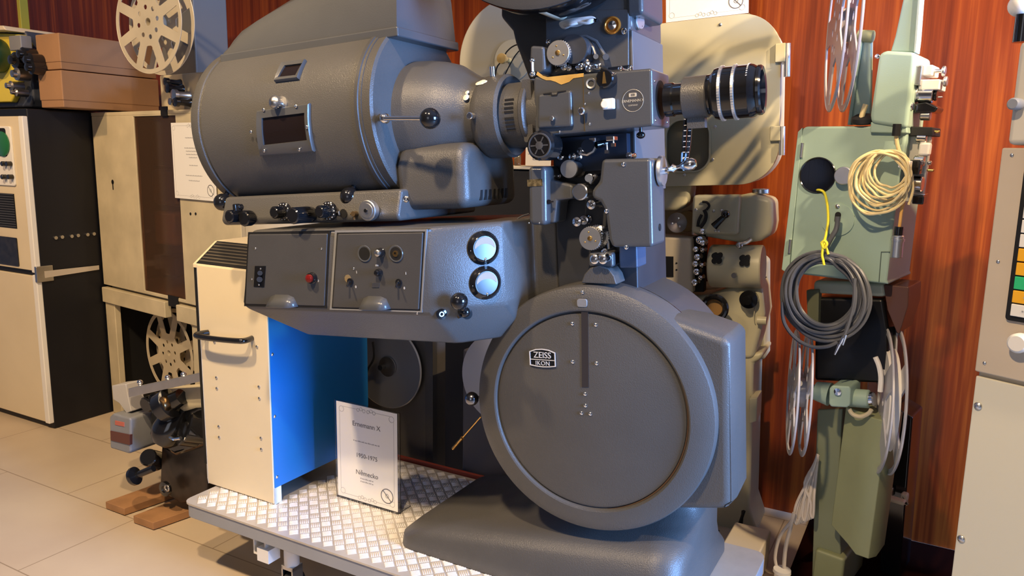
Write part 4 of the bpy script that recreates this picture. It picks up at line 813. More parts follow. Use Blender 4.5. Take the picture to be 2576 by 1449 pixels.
# gear on top of the cabinet
pt_=T('projector_head','beige and grey projector head on top of the cream cabinet','projector',K,(kh(450,262,.1).x,.15,kz+.015))
x0,x1,z0,z1=kr(401,190,520,262,.05); mb=MB(); mb.box(x0,x1,.05,.30,kz+.017,z1); hd=pt_.p('body',mb,BEIGEW,bevel=.006)
x0,x1,z0,z1=kr(400,20,494,188,.14); mb=MB(); mb.box(x0,x1,.14,.30,z0-.02,z1+.1); pt_.p('grey_housing',mb,mat('mid_grey_housing',(.13,.13,.125),.45),bevel=.006)
for a,b,r_,m in ((430,228,.02,BLACK),(446,245,.022,STEEL),(425,212,.016,BLACK),(450,262,.02,BLACK),(437,262,.014,STEEL)):
    q=kh(a,b-6,.0); mb=MB(); mb.lathe([(r_,0),(r_*.7,.02),(r_*.7,.05),(r_,.055),(r_,.07),(.0001,.075)],(q.x,.052,q.z),(0,-1,0),24); pt_.p('film_roller',mb,m,hd)
mb=MB(); mb.cyl(kh(395,62,.16),kh(392,62,-.06),.012); pt_.p('reel_spindle',mb,STEEL)
q=P.h(389,58,2.2); c_=K.w(kh(389,58,-.15)); LR=Fr((0,0,0),61); d_=P.h(389,58,P.A[1].dot(c_)); rr_=abs(P.h(389,187,d_.y).z-d_.z)
reel('film_reel','large cream spoked reel hanging above the cardboard boxes',P,(d_.x,d_.y,d_.z),rr_,.055,holes=8)
# sign on the cabinet door
a,b=kh(438,500,-.012),kh(536,305,-.012)
sign('display_sign','white information sheet in front of the cream cabinet door',K,-.012,(a.x,a.z),(b.x,b.z),[('~',.2,.10),('~',.33,.12),('~',.37,.10),('~',.41,.10),('~',.45,.06),('~',.55,.06),('~',.68,.12),('~',.745,.08)],acryl=False)
# ------------------------------------------------------------------ small black projector on the floor
sy=1.66
for k,(pts,lb) in enumerate(((((265,1262),(312,1279),(470,1225),(425,1205)),'short brown plank on the floor, the farther of the two under the black projector'),(((335,1297),(385,1315),(520,1268),(470,1245)),'short brown plank on the floor, the nearer of the two beside the trolley'))):
    q=[P.h(a,b,.03,2) for a,b in pts]; mb=MB(); n4=[(v.x,v.y) for v in q]; mb.prism(n4,.003,.03,'z')
    single('wooden_plank',lb,'plank',P,(sum(v[0] for v in n4)/4,sum(v[1] for v in n4)/4,.003),mb,WOODP,'planks on the floor',bevel=.002)
sp_=T('vintage_projector','small black antique projector with grey lamp box standing on two planks','projector',P,(hp(430,1230,sy).x,sy+.1,.03))
def sb(nm,pts,y0,y1,m,bv=.006,par=None): mb=MB(); mb.prism(P.poly(pts,y0),y0,y1); return sp_.p(nm,mb,m,par,bevel=bv,seg=2)
sb('black_body',[(375,1010),(440,995),(520,1020),(525,1120),(470,1140),(440,1150),(385,1120),(372,1060)],sy,sy+.12,BLACK,.02)
mb=MB(); mb.lathe([(.0001,-.055),(.03,-.05),(.05,-.03),(.058,0),(.055,.05),(.04,.1),(.03,.13)],hp(425,1085,sy-.02),(.25,.5,.85),36); sp_.p('lamp_house_dome',mb,BLACK)
mb=MB(); mb.lathe([(.035,0),(.05,.012),(.052,.05),(.03,.06),(.028,.1)],hp(400,1030,sy-.05),(.8,.3,.5),32); sp_.p('condenser_housing',mb,BLACK)
mb=MB(); mb.tube(smooth([hp(a,b,sy-.05) for a,b in ((428,1100),(440,1104),(455,1102))],5),.006,8); sp_.p('chrome_catch',mb,CHROME)
sb('pedestal',[(405,1120),(520,1100),(520,1255),(455,1268),(400,1235)],sy+.02,sy+.13,mat('worn_dark_casting',(.03,.02,.016),.3,var=.5,vscale=25),.01)
gb=sb('lamp_box',[(274,1048),(283,1040),(326,1052),(328,1060),(328,1138),(322,1142),(276,1128)],sy-.06,sy+.12,GREYP,.008)
sb('red_brown_band',[(277,1084),(326,1094),(326,1120),(278,1108)],sy-.063,sy-.05,mat('red_brown_band_paint',(.10,.03,.02),.4),.001,gb)
sb('maker_plate',[(289,1058),(312,1063),(312,1074),(289,1069)],sy-.062,sy-.055,mat('faded_red_label',(.45,.12,.08),.5),.001,gb)
sb('folded_bracket',[(281,970),(316,966),(322,1000),(330,1035),(318,1040),(300,1015),(284,1005)],sy-.03,sy+.03,mat('pale_grey_metal',(.45,.43,.41),.5),.003)
mb=MB(); a,b=hp(330,987,sy-.04),hp(520,945,sy-.04); mb.prism([(a.x,a.z-.016),(b.x,b.z-.014),(b.x,b.z+.014),(a.x,a.z+.016)],sy-.05,sy-.01); sp_.p('reel_arm',mb,ALU,bevel=.001)
for a,b in ((352,962),(422,950),(462,942)): mb=MB(); q=hp(a,b,sy-.03); mb.cyl(q+V((0,0,-.02)),q,.006); mb.sph(q,.010,14); sp_.p('arm_bolt',mb,CHROME)
mb=MB(); mb.lathe([(.045,0),(.05,.01),(.05,.2),(.0001,.2)],hp(432,1008,sy+.03),(1,.1,.2),32); sp_.p('beige_cylinder',mb,BEIGEW)
mb=MB(); mb.lathe([(.026,0),(.03,.01),(.03,.04),(.024,.05)],hp(428,1012,sy-.03),(.2,-1,0),28); sp_.p('brass_lens_ring',mb,mat('dark_brass',(.35,.22,.1),.25,1))
for a,b,c,d,r_ in ((365,1020,395,1005,.028),(385,1005,410,1000,.022),(470,1075,520,1085,.05),(455,1090,500,1100,.04)): mb=MB(); mb.cyl(hp(a,b,sy-.04),hp(c,d,sy+.01),r_,r_*.9,e=.004); sp_.p('lens_tube',mb,BLACK)
mb=MB(); mb.lathe([(.030,0),(.032,.004),(.032,.014),(.012,.02),(.012,.09)],hp(333,1200,sy-.08),(.9,.35,.45),32); sp_.p('focus_knob',mb,BLACK)
mb=MB(); mb.cyl(hp(372,1150,sy-.02),hp(395,1160,sy+.04),.03,.036,e=.004); sp_.p('gear_case',mb,BLACK)
mb=MB(); mb.lathe([(.026,0),(.026,.012),(.012,.014),(.008,.010),(.0001,.010)],hp(420,1228,sy-.01),(0,-1,0),32); fw=sp_.p('drive_pulley',mb,BLACK)
mb=MB(); mb.tor(hp(420,1228,sy-.025),.010,.003,(0,1,0),24,8); sp_.p('pulley_ring',mb,STEEL,fw)
# ------------------------------------------------------------------ beige projector behind, frame N
N=Fr(at(1500,1025,1.95),63.7,3.2); BY=.78; nh=N.h
bp=T('beige_projector','large beige film projector with hinged magazine door standing behind the grey one','projector',N,nh(1850,1440,BY+.1))
def np_(pts,y): return N.poly(pts,y)
def bpt(nm,pts,y0,y1,m=BEIGE,bv=.01,par=None,seg=3,**k): mb=MB(); mb.prism(np_(pts,y0),y0,y1); return bp.p(nm,mb,m,par,bevel=bv,seg=seg,**k)
q0,q1=nh(1500,465,BY),nh(1962,38,BY)
def rr2(x0,x1,z0,z1,r,n=8): return rr(x0,x1,z0,z1,r,n)
# magazine: shell + door with window
mb=MB(); zt,zb=nh(1850,37,BY).z,nh(1800,466,BY).z; xr=nh(1962,250,BY).x; xl=nh(1500,250,BY).x
win=rr2(nh(1671,360,BY).x,nh(1789,360,BY).x,nh(1730,434,BY).z,nh(1730,298,BY).z,.055)
mb.prism(rr2(xl,xr,zb,zt,.125,12),BY,BY+.035,'y',holes=[win]); dr=bp.p('magazine_door',mb,BEIGE,bevel=.016,seg=4)
mb=MB(); mb.prism(rr2(xl,xr-.004,zb+.002,zt-.004,.125,12),BY+.036,BY+.15); bp.p('magazine_shell',mb,BEIGE,bevel=.01)
wi=rr2(nh(1676,360,BY).x,nh(1784,360,BY).x,nh(1730,430,BY).z,nh(1730,302,BY).z,.05)
mb=MB(); mb.prism(win,BY-.004,BY+.01,'y',holes=[wi]); bp.p('window_rim',mb,BEIGE,dr)
mb=MB(); mb.prism(win,BY+.018,BY+.03); bp.p('window_pane',mb,mat('grey_green_window',(.17,.16,.11),.15),dr)
screws(bp,dr,[nh(a,b,BY) for a,b in ((1799,319),(1793,401),(1722,440),(1812,62))],(0,-1,0),.005,STEEL)
for a,b,c,d in ((1950,110,1986,192),(1937,318,1974,390)):
    p,q=nh(a,b,BY-.01),nh(c,d,BY-.01); mb=MB(); mb.box(p.x,p.x+.032,BY-.014,BY+.06,q.z+.045,p.z); hg=bp.p('hinge',mb,BEIGE,dr,bevel=.003)
    mb=MB(); mb.cyl((p.x+.036,BY-.004,q.z),(p.x+.036,BY-.004,p.z-.002),.010); bp.p('hinge_pin',mb,ALU,hg)
bpt('neck',[(1560,460),(1738,462),(1733,500),(1722,520),(1700,530),(1560,528)],BY+.02,BY+.12,BEIGE,.015)
bpt('column_plate',[(1560,500),(1745,500),(1745,720),(1820,720),(1900,640),(1925,660),(1925,905),(1700,905),(1560,905)],BY+.16,BY+.3,BEIGE,.01)
# gear box
bpt('gear_box',[(1855,492),(1885,486),(1944,500),(1946,560),(1940,592),(1915,606),(1880,612),(1852,610),(1740,590),(1742,492)],BY+.02,BY+.16,BEIGE,.018)
gf=bpt('gear_box_cover',[(1742,491),(1862,490),(1856,592),(1738,588)],BY-.02,BY+.03,BEIGE,.012)
mb=MB(); q=nh(1914,488,BY+.08); mb.cyl(q,q+V((0,0,.018)),.028,e=.003); bp.p('filler_cap',mb,STEEL)
mb=MB(); mb.tube([nh(a,b,BY-.04) for a,b in ((1796,570),(1806,560),(1822,545))],lambda t:.013-.004*t,10); le=bp.p('gear_lever',mb,BLACK,gf)
mb=MB(); mb.sph(nh(1825,539,BY-.05),.014,18); bp.p('lever_ball',mb,BLACK,le)
mb=MB(); mb.tube(smooth([nh(a,b,BY-.03) for a,b in ((1762,572),(1773,556),(1776,540),(1771,528))],6),.006,8); mb.tube(smooth([nh(a,b,BY-.03) for a,b in ((1755,570),(1758,554),(1765,540))],6),.005,8); bp.p('film_guard_springs',mb,BLACKM,gf)
mb=MB(); mb.tube(smooth([nh(a,b,BY-.025) for a,b in ((1767,508),(1778,509),(1784,518),(1777,528))],6),.004,8); bp.p('hook_spring',mb,BLACKM,gf)
screws(bp,gf,[nh(a,b,BY-.02) for a,b in ((1795,531),(1751,528),(1816,530),(1808,581),(1800,580))],(0,-1,0),.005,STEEL)
q=nh(1704,560,BY); mb=MB(); mb.lathe([(.036,0),(.036,.05),(.034,.052),(.0001,.052)],(q.x+.02,BY+.1,q.z),(0,-1,0),36); bp.p('sprocket_drum',mb,mat('amber_brown_drum',(.28,.17,.06),.4))
mb=MB(); mb.lathe([(.034,0),(.034,.006),(.01,.008),(.0001,.012)],(q.x,BY,q.z),(0,-1,0),36); ds=bp.p('sprocket_disc',mb,STEEL)
screws(bp,ds,[(q.x+.016*math.cos(a),BY-.008,q.z+.016*math.sin(a)) for a in (1.2,3.3,5.4)],(0,-1,0),.003)
bpt('amplifier_box',[(1560,592),(1738,600),(1742,738),(1560,730)],BY-.02,BY+.12,CREAM,.008)
mb=MB(); a,b=nh(1672,645,BY-.022),nh(1694,697,BY-.022); mb.box(a.x,b.x,BY-.0225,BY-.018,b.z,a.z); bp.p('dark_recess',mb,BLACKM)
for z in (662,679): screws(bp,bp.o,[nh(1702,z,BY-.02)],(0,-1,0),.003,BLACKM)
for k,(px,py,r_) in enumerate(((1765,583,.012),(1758,605,.016),(1766,612,.012),(1748,628,.012),(1752,648,.014),(1747,665,.013),(1750,685,.014),(1745,712,.014),(1765,630,.010),(1763,668,.010),(1760,700,.010))):
    q=nh(px,py,BY-.05); mb=MB(); r_*=.78; mb.lathe([(r_,0),(r_*.7,.01),(r_*.7,.03),(r_,.04),(r_*.5,.045),(.0001,.046)],(q.x,BY,q.z),(0,-1,0),18); bp.p('film_roller',mb,CHROME)
bpt('roller_backplate',[(1742,596),(1775,590),(1770,735),(1740,735)],BY+.02,BY+.06,BLACKM,.003)
# motor cylinder
a,b=nh(1778,672,BY-.02),nh(1912,680,BY-.02); mb=MB(); mb.lathe([(.068,0),(.073,.006),(.073,b.x-a.x-.004),(.070,b.x-a.x),(.066,b.x-a.x-.002),(.0001,b.x-a.x-.01)],(a.x,BY+.045,(a.z+b.z)/2),(1,0,0),56); mo=bp.p('motor_housing',mb,BEIGE)
for px,py in ((1803,650),(1873,656)):
    q=nh(px,py,BY-.03); mb=MB(); o=V((q.x,BY-.0285,q.z)); l=[]
    for k in range(24):
        t=2*math.pi*k/24; r_=.022*(.62+.38*abs(math.cos(2*(t-math.pi/4)))**.8); l.append((o.x+r_*math.cos(t)*.9,o.z+r_*math.sin(t)))
    mb.prism(l,o.y-.006 if py<700 else o.y,o.y+.02); bp.p('cross_opening',mb,BLACKM,mo)
mb=MB(); q=nh(1848,692,BY-.03); mb.cyl((q.x,BY-.025,q.z),(q.x,BY-.042,q.z),.009); bp.p('motor_screw',mb,STEEL,mo)
mb=MB(); mb.tube(smooth([nh(a,b,BY-.03) for a,b in ((1855,622),(1862,614),(1878,609),(1890,600))],5),.007,8); mb.sph(nh(1860,617,BY-.03),.012,14); bp.p('lock_lever',mb,STEEL)
mb=MB(); q=nh(1797,775,BY-.06); mb.tor(q,.037,.011,(0,-1,0),40,10); hw=bp.p('black_handwheel',mb,BLACK)
mb=MB(); mb.lathe([(.028,0),(.028,.004),(.0001,.005)],q+V((0,.012,0)),(0,-1,0),32); bp.p('wheel_centre',mb,mat('amber_wheel_centre',(.30,.17,.06),.45),hw)
mb=MB(); q=nh(1876,760,BY-.05); mb.lathe([(.030,0),(.030,.02),(.014,.022),(.014,.05),(.0001,.051)],(q.x,BY+.02,q.z),(0,-1,0),32); mb.ribs((q.x,BY+.02,q.z),(0,-1,0),.0138,.025,.048,18); bp.p('focus_knob',mb,BLACK)
bpt('body_casting',[(1780,742),(1900,700),(1918,720),(1925,790),(1908,860),(1895,905),(1700,905),(1700,745)],BY+.03,BY+.2,BEIGE,.025)
mb=MB(); q=nh(1905,806,BY+.02); mb.tor(nh(1912,790,BY+.06),.045,.0015,(1,-.3,0),32,5); mb.cyl(q,q+V((.03,0,0)),.014); bp.p('side_stud',mb,BEIGE)
bpt('pedestal',[(1750,900),(1922,886),(1915,905),(1896,915),(1886,1280),(1902,1330),(1905,1500),(1750,1500)],BY+.04,BY+.24,BEIGE,.02)
bpt('side_bracket',[(1884,1003),(1905,1000),(1903,1060),(1884,1066)],BY-.0,BY+.1,BEIGE,.004)
mb=MB(); mb.tube(smooth([nh(a,b,BY+.0) for a,b in ((1868,1285),(1862,1330),(1830,1350),(1800,1330))],6),.004,6); mb.tube(smooth([nh(a,b,BY) for a,b in ((1872,1285),(1850,1340),(1815,1370),(1790,1400))],6),.006,6); bp.p('hanging_leads',mb,BLACKM)
# pale disc with tan knob (upper) and supporting arm
UD=.52; c=h(1290,152,UD)
mb=MB(); mb.lathe([(.03,0),(.20,.0),(.203,.003),(.203,.006),(.03,.006)],(c.x,UD,c.z),(0,1,0),72); ud=T('film_plate','large pale metal disc with tan hub knob behind the upper part of the grey projector','film plate',M,(c.x,UD,c.z-.2))
pd=ud.p('disc',mb,mat('pale_grey_metal_disc',(.42,.41,.36),.4,.2))
mb=MB(); mb.lathe([(.066,0),(.066,.002),(.0001,.003)],(c.x,UD-.001,c.z),(0,-1,0),56); ud.p('hub_disc',mb,mat('cream_hub_disc',(.52,.49,.38),.4),pd)
q=h(1262,147,UD-.06); mb=MB(); mb.lathe([(.008,0),(.008,.05),(.016,.052),(.016,.064),(.0001,.066)],(q.x,UD,q.z),(0,-1,0),28); ud.p('tan_knob',mb,mat('tan_knob',(.6,.42,.16),.5),pd)
mb=MB(); mb.tube(smooth([h(a,b,UD-.03) for a,b in ((1376,114),(1310,112),(1290,117),(1275,130),(1270,140))],6),.0022,6); mb.tube(smooth([h(a,b,UD-.03) for a,b in ((1258,158),(1250,170),(1246,190))],6),.0022,6); mb.tube(smooth([h(a,b,UD-.03) for a,b in ((1306,128),(1296,140),(1290,150),(1278,172),(1266,198))],6),.002,6); ud.p('spring_wire',mb,BLACKM,pd)
mb=MB(); mb.cyl((c.x,UD+.005,c.z),(c.x,UD+.35,c.z),.015); ud.p('spindle',mb,STEEL)
# cabinets behind, standing on the floor
def cab(name,label,cat,px0,px1,y,ztop_py,depth,m,extra=0):
    yy=y
    X0_,X1_=P.h(px0,950,yy).x,P.h(px1,950,yy).x; zt_=P.h(px1,ztop_py,yy).z
    t=T(name,label,cat,P,((X0_+X1_)/2,yy+depth/2,0)); mb=MB(); mb.box(X0_,X1_,yy,yy+depth,0,zt_); o=t.p('housing',mb,m,bevel=.008); return t,X0_,X1_,yy,zt_,o
gc,gx0,gx1,gy,gz,go=cab('grey_cabinet','grey cabinet carrying a dark round disc, behind the printed sign','cabinet',905,1090,2.12,720,.08,mat('brown_grey_cabinet',(.13,.12,.11),.5,var=.15))
mb=MB(); mb.box(gx1-.03,gx1+.002,gy-.006,gy+.02,.02,gz-.05); gc.p('corner_strip',mb,GREY,go)
q=P.h(965,922,gy-.03); mb=MB(); mb.lathe([(.03,.012),(.12,.006),(.147,.0),(.150,.002),(.150,.006),(.12,.012),(.03,.018)],(q.x+.01,gy-.03,q.z),(0,1,0),64); dc=gc.p('round_disc',mb,mat('satin_grey_disc',(.30,.30,.31),.34,.35))
mb=MB(); mb.lathe([(.036,0),(.036,.004),(.0001,.006)],(q.x+.012,gy-.022,q.z),(0,-1,0),32); gc.p('disc_hub',mb,STEEL,dc)
mb=MB(); mb.cyl((q.x,gy,q.z),(q.x,gy-.05,q.z),.01); gc.p('spindle',mb,BLACKM,dc)
mb=MB(); mb.tube(smooth([P.h(a,b,gy-.05) for a,b in ((938,860),(940,900),(925,930),(915,965),(908,1000))],6),.004,6); gc.p('cable',mb,BLACKM,go)
bc,bx0_,bx1_,byy,bz,bo=cab('black_cabinet','tall matt black cabinet in the gap behind the grey projector','cabinet',1080,1400,2.46,430,.3,BLACKM)
sc2,sx0,sx1,syy,sz,so2=cab('speaker_cabinet','grey cabinet with a pale blue-white disc, left of the round lower magazine','cabinet',1163,1300,2.09,900,.16,mat('mauve_grey_cabinet',(.15,.14,.145),.5))
q=P.h(1262,955,syy-.03); mb=MB(); mb.lathe([(.0001,-.002),(.150,0),(.153,.002),(.153,.005),(.0001,.008)],(q.x,syy-.025,q.z),(0,1,0),64); sc2.p('pale_disc',mb,mat('pale_satin_disc',(.72,.71,.71),.4))
# chassis with valves on top of the black cabinet
ch=T('amplifier_chassis','beige electronic chassis with glass valves and printed card on the black cabinet','amplifier',P,((bx0_+bx1_)/2,byy+.1,bz))
a,b=P.h(1256,417,byy),P.h(1400,436,byy); mb=MB(); mb.box(a.x,b.x+.1,byy-.01,byy+.2,bz+.002,P.h(1300,417,byy).z); cs_=ch.p('chassis',mb,BEIGEW,bevel=.003)
for px in (1279,1302): q=P.h(px,412,byy+.03); mb=MB(); mb.lathe([(.012,0),(.013,.02),(.012,.035),(.005,.045),(.0001,.047)],(q.x,byy+.03,P.h(1300,417,byy).z),(0,0,1),20); ch.p('glass_valve',mb,mat('valve_glass',(.5,.45,.35),.05,trans=.8),cs_)
a,b=P.h(1322,416,byy-.015),P.h(1386,370,byy-.015); mb=MB(); mb.box(a.x,b.x,byy-.016,byy-.013,a.z,b.z+.02); pc=ch.p('printed_card',mb,CREAM,cs_)
mb=MB(); 
for u,v,s1,s2 in ((.3,.3,.25,.02),(.3,.3,.02,.3),(.55,.25,.02,.5),(.1,.6,.3,.02),(.6,.6,.3,.02)): X=a.x+(b.x-a.x)*u; Z=a.z+(b.z-a.z)*v; mb.box(X,X+(b.x-a.x)*s1,byy-.0165,byy-.016,Z,Z+(b.z-a.z+.02)*s2)
ch.p('circuit_lines',mb,INK,pc)
# sign on the magazine
a,b=nh(1672,34,BY+.02),nh(1886,30,BY+.02)
sign('display_sign','white sign in clear acrylic holder on top of the beige magazine',N,BY+.02,(a.x,zt+.001),(b.x,zt+.30),[])
# white cord bundle hooked on the grey projector
co=T('flex_cable','twisted hank of white cable hooked on the upper front of the grey projector','cable',M,h(1450,70,.10))
mb=MB(); 
for k in range(4):
    pts=[h(1410+2*k,58+k*2,.09),h(1435,50+4*k,.085-.004*k),h(1465,46+3*k,.085),h(1488,44+k,.09),h(1496,50,.09),h(1480,58-k*2,.08),h(1450,62+2*k-4,.08+.004*k),h(1420,70-2*k,.088)]
    mb.tube(smooth(pts,6,True),.0035,8,True)
co.p('cord_loops',mb,mat('white_cord',(.6,.57,.54),.6)); mb=MB(); mb.cyl(h(1494,50,.088),h(1503,52,.085),.004); co.p('cord_plug',mb,BLACK)
# cream box on the floor behind the base
q=P.h(1821,1388,.12,2); mb=MB(); y=2.2; a,b=P.h(1800,1395,y),P.h(1898,1413,y); mb.box(a.x,b.x,y,y+.25,a.z-.12,a.z); single('cream_step','cream painted board lying between the grey base and the beige pedestal','board',P,((a.x+b.x)/2,y+.1,a.z-.12),mb,CREAM,bevel=.006)
# ------------------------------------------------------------------ green projector, frame G
G=Fr(at(2000,500,2.35),51,-1.5); gh=G.h
gp=T('green_projector','mint green portable projector box hanging beside the mahogany wall','projector',G,gh(2100,715,.12))
def gpt(nm,pts,y0,y1,m=GREEN,bv=.012,par=None,seg=3,**k): mb=MB(); mb.prism(G.poly(pts,y0),y0,y1); return gp.p(nm,mb,m,par,bevel=bv,seg=seg,**k)
bd_=gpt('body',[(2009,345),(2012,330),(2026,318),(2200,317),(2283,325),(2252,531),(2231,705),(2236,716),(1975,686),(1966,676)],0,.26)
gpt('side_door',[(2007,332),(2018,321),(2018,340),(1985,672),(1975,684),(1966,678)],-.003,.0,GREEN,.0015,bd_)
mb=MB(); mb.prism(G.poly([(2018.6,322),(2020,322),(1987,682),(1985.6,682)],-.001),-.001,.003); gp.p('door_seam',mb,mat('dark_green_seam',(.05,.08,.07),.6),bd_)
mb=MB(); mb.prism(G.poly([(2216,633),(2240,633),(2240,635),(2218,635),(2212,710),(2210,710)],-.001),-.001,.003); gp.p('panel_seam',mb,mat('green_seam',(.06,.09,.08),.6),bd_)
for a in ((2017,378),(1987,620)): mb=MB(); q=gh(a[0],a[1],-.004); mb.cyl((q.x,q.y,q.z-.02),(q.x,q.y,q.z+.02),.004); gp.p('door_hinge',mb,STEEL,bd_)
q=gh(2056,441,-.002); mb=MB(); mb.lathe([(.046,.0),(.048,-.002),(.050,0),(.050,.003),(.044,.003)],(q.x,-.002,q.z),(0,1,0),48); ho=gp.p('lens_opening',mb,BLACK,bd_)
mb=MB(); mb.lathe([(.047,0),(.030,.02),(.0001,.02)],(q.x,-.002,q.z),(0,1,0),48); gp.p('lens_glass',mb,mat('black_opening',(.004,.004,.005),.3),ho)
q=gh(2122,442,-.02); mb=MB(); mb.cyl((q.x,0,q.z),(q.x,-.025,q.z),.024,e=.002,n=36); gp.p('aluminium_knob',mb,ALU,bd_)
q=gh(2107,553,-.002); mb=MB(); mb.lathe([(.044,0),(.044,.003),(.0001,.0031)],(q.x,0,q.z),(0,-1,0),48); cpv=gp.p('round_cover_plate',mb,GREEN,bd_)
mb=MB(); mb.prism(rr(q.x-.008,q.x+.008,q.z-.01,q.z+.022,.008),-.0036,-.002); gp.p('cable_slot',mb,BLACKM,cpv)
screws(gp,bd_,[gh(2107,519,-.003)],(0,-1,0),.006,STEEL); mb=MB(); q=gh(2145,545,0); mb.lathe([(.005,0),(.005,.001),(.0001,.001)],q,(0,-1,0),14); gp.p('screw_hole',mb,BLACKM,bd_)
hd_=gpt('head_box',[(2210,140),(2216,130),(2232,127),(2303,131),(2302,150),(2282,325),(2190,310),(2188,290)],-.02,.16)
gpt('head_base',[(2190,306),(2281,312),(2283,336),(2188,334)],-.012,.16,GREEN,.004)
gpt('upper_arm',[(2240,130),(2252,90),(2276,-20),(2314,-20),(2308,60),(2300,132)],.0,.03,GREEN,.004)
gpt('upper_arm_edge',[(2310,-20),(2316,-20),(2307,100),(2303,132),(2298,132)],-.006,.04,mat('pale_green_edge',(.42,.5,.45),.35),.001)
gpt('reel_arm',[(2168,90),(2192,92),(2190,220),(2188,312),(2134,314),(2140,250)],.05,.07,GREEN,.003)
mb=MB(); mb.tube([gh(2168,88,.045),gh(2137,314,.045)],.005,8); gp.p('arm_flange',mb,GREEN)
mb=MB(); mb.cyl(gh(2158,90,.05),gh(2198,92,.05),.016,e=.002); ra=gp.p('reel_arm_tube',mb,OLIVE)
mb=MB(); mb.cyl(gh(2140,92,.05),gh(2153,92,.05),.022,e=.003); mb.cyl(gh(2130,92,.05),gh(2141,92,.05),.017); gp.p('reel_shaft_collar',mb,CHROME,ra)
mb=MB(); mb.lathe([(.03,0),(.032,.004),(.03,.014),(.02,.02)],gh(2172,308,.02),(0,-.3,1),24); gp.p('rubber_foot',mb,RUBBER)
mb=MB(); mb.tube(smooth([gh(2178,262,.0),gh(2170,285,-.0),gh(2166,302,0)],5),.007,8); gp.p('white_lead',mb,CABLEC)
screws(gp,hd_,[gh(2207,142,-.02)],(0,-1,0),.006)
# film mechanism on the right side
def gm(nm,a,b,m,y0=.02,y1=.10,bv=.003,par=None): p,q=gh(a[0],a[1],y0),gh(b[0],b[1],y0); mb=MB(); mb.box(p.x,q.x,y0,y1,q.z,p.z); return gp.p(nm,mb,m,par,bevel=bv)
def gcx(nm,a,b,r,m,y=.04,e=.002): mb=MB(); p,q=gh(*a,y),gh(*b,y); q=V((q.x,q.y,p.z)); mb.cyl(p,q,r,e=e); return gp.p(nm,mb,m)
gm('white_bracket',(2300,164),(2344,190),WHITE); gm('white_bracket',(2312,200),(2362,226),WHITE); gm('chrome_plate',(2296,164),(2314,214),STEEL,.0,.1)
gcx('thumb_screw',(2344,179),(2370,179),.005,ALU); gcx('thumb_screw_head',(2370,179),(2379,179),.013,ALU); gcx('thumb_screw',(2362,205),(2374,205),.005,ALU); gcx('thumb_screw_head',(2374,205),(2383,205),.013,ALU)
gcx('lens_barrel',(2290,236),(2312,236),.022,STEEL); gcx('lens_barrel',(2312,238),(2350,238),.022,CHROME); gcx('lens_tip',(2350,240),(2358,240),.014,BLACK); gcx('steel_pin',(2358,244),(2372,244),.002,STEEL)
mb=MB(); mb.prism(G.poly([(2296,262),(2330,256),(2360,270),(2352,282),(2300,284)],.02),.02,.1); gp.p('black_shoe',mb,BLACK,bevel=.004)
gcx('bright_roller',(2286,268),(2298,268),.010,CHROME,.0); gcx('steel_roller',(2316,290),(2342,290),.013,STEEL)
mb=MB(); mb.prism(G.poly([(2282,318),(2346,320),(2345,342),(2278,342)],.02),.02,.12); gp.p('black_plate',mb,BLACKM,bevel=.002)
mp_=gpt('mechanism_plate',[(2281,342),(2342,342),(2320,510),(2262,505)],.05,.07,mat('pale_metal_plate',(.55,.54,.5),.4,.3),.002)
gcx('steel_pin',(2344,331),(2364,332),.004,BRASS,.05); gcx('steel_pin',(2332,428),(2350,429),.004,BRASS,.05); gcx('steel_pin',(2334,410),(2344,410),.006,CHROME,.05)
for a,b,r_ in ((2306,348,.012),(2300,404,.014),(2296,462,.020)): gcx('guide_roller',(a,b),(a+26,b),r_,CHROME,.03)
gm('white_gate',(2312,358),(2336,392),WHITE,.02,.05,.006); gm('black_lamp_holder',(2284,402),(2312,440),BLACK,.0,.05); gm('chrome_bar',(2296,486),(2327,490),CHROME,.01,.05,.001); gm('black_socket',(2296,492),(2322,515),BLACK,.01,.05)
# cream cable coil, lead and connector
cc=T('cream_cable_coil','coil of thin cream cable tied with white tape, hanging on the mint green box','cable',G,gh(2230,520,-.04))
rnd=random.Random(3); mb=MB(); pts=[]
NL=11
for k in range(NL):
    rx=.046+.0036*k+rnd.uniform(-.005,.005); cx_,cy_=2242-3.6*k,427+3.6*k; y=-.045-.004*(k%4)
    c_=gh(cx_,cy_,y); ph=rnd.uniform(-.3,.3)
    for j in range(14):
        t=2*math.pi*j/14; pts.append((c_.x+rx*math.cos(t)*.92+rnd.uniform(-.003,.003),y+.006*math.sin(3*t+k),c_.z+rx*1.0*math.sin(t)+rnd.uniform(-.003,.003)))
mb.tube(smooth(pts,4),.0033,6); cc.p('coiled_cable',mb,CABLEC)
mb=MB(); mb.tube(smooth([gh(a,b,-.02) for a,b in ((2254,330),(2255,350),(2262,380),(2276,400))],5),.005,8); cc.p('cable_lead',mb,CABLEC)
mb=MB(); mb.cyl(gh(2257,312,-.024),gh(2254,342,-.024),.010); cc.p('strain_relief',mb,BLACKM)
mb=MB(); mb.cyl(gh(2264,418,-.04),gh(2286,408,-.04),.011,n=16); mb.box(*(lambda q:(q.x-.01,q.x+.018,q.y-.012,q.y+.012,q.z-.008,q.z+.01))(gh(2273,414,-.04))); cc.p('white_tape',mb,WHITE,bevel=.002)
mb=MB(); mb.tube(smooth([gh(a,b,-.03) for a,b in ((2275,500),(2268,530),(2264,560),(2262,575))],5),.004,8); cc.p('hanging_lead',mb,mat('amber_cable',(.75,.42,.12),.45))
mb=MB(); mb.tube(smooth([gh(a,b,-.03) for a,b in ((2294,440),(2296,480),(2286,515))],5),.0035,8); cc.p('cable_end',mb,CABLEC)
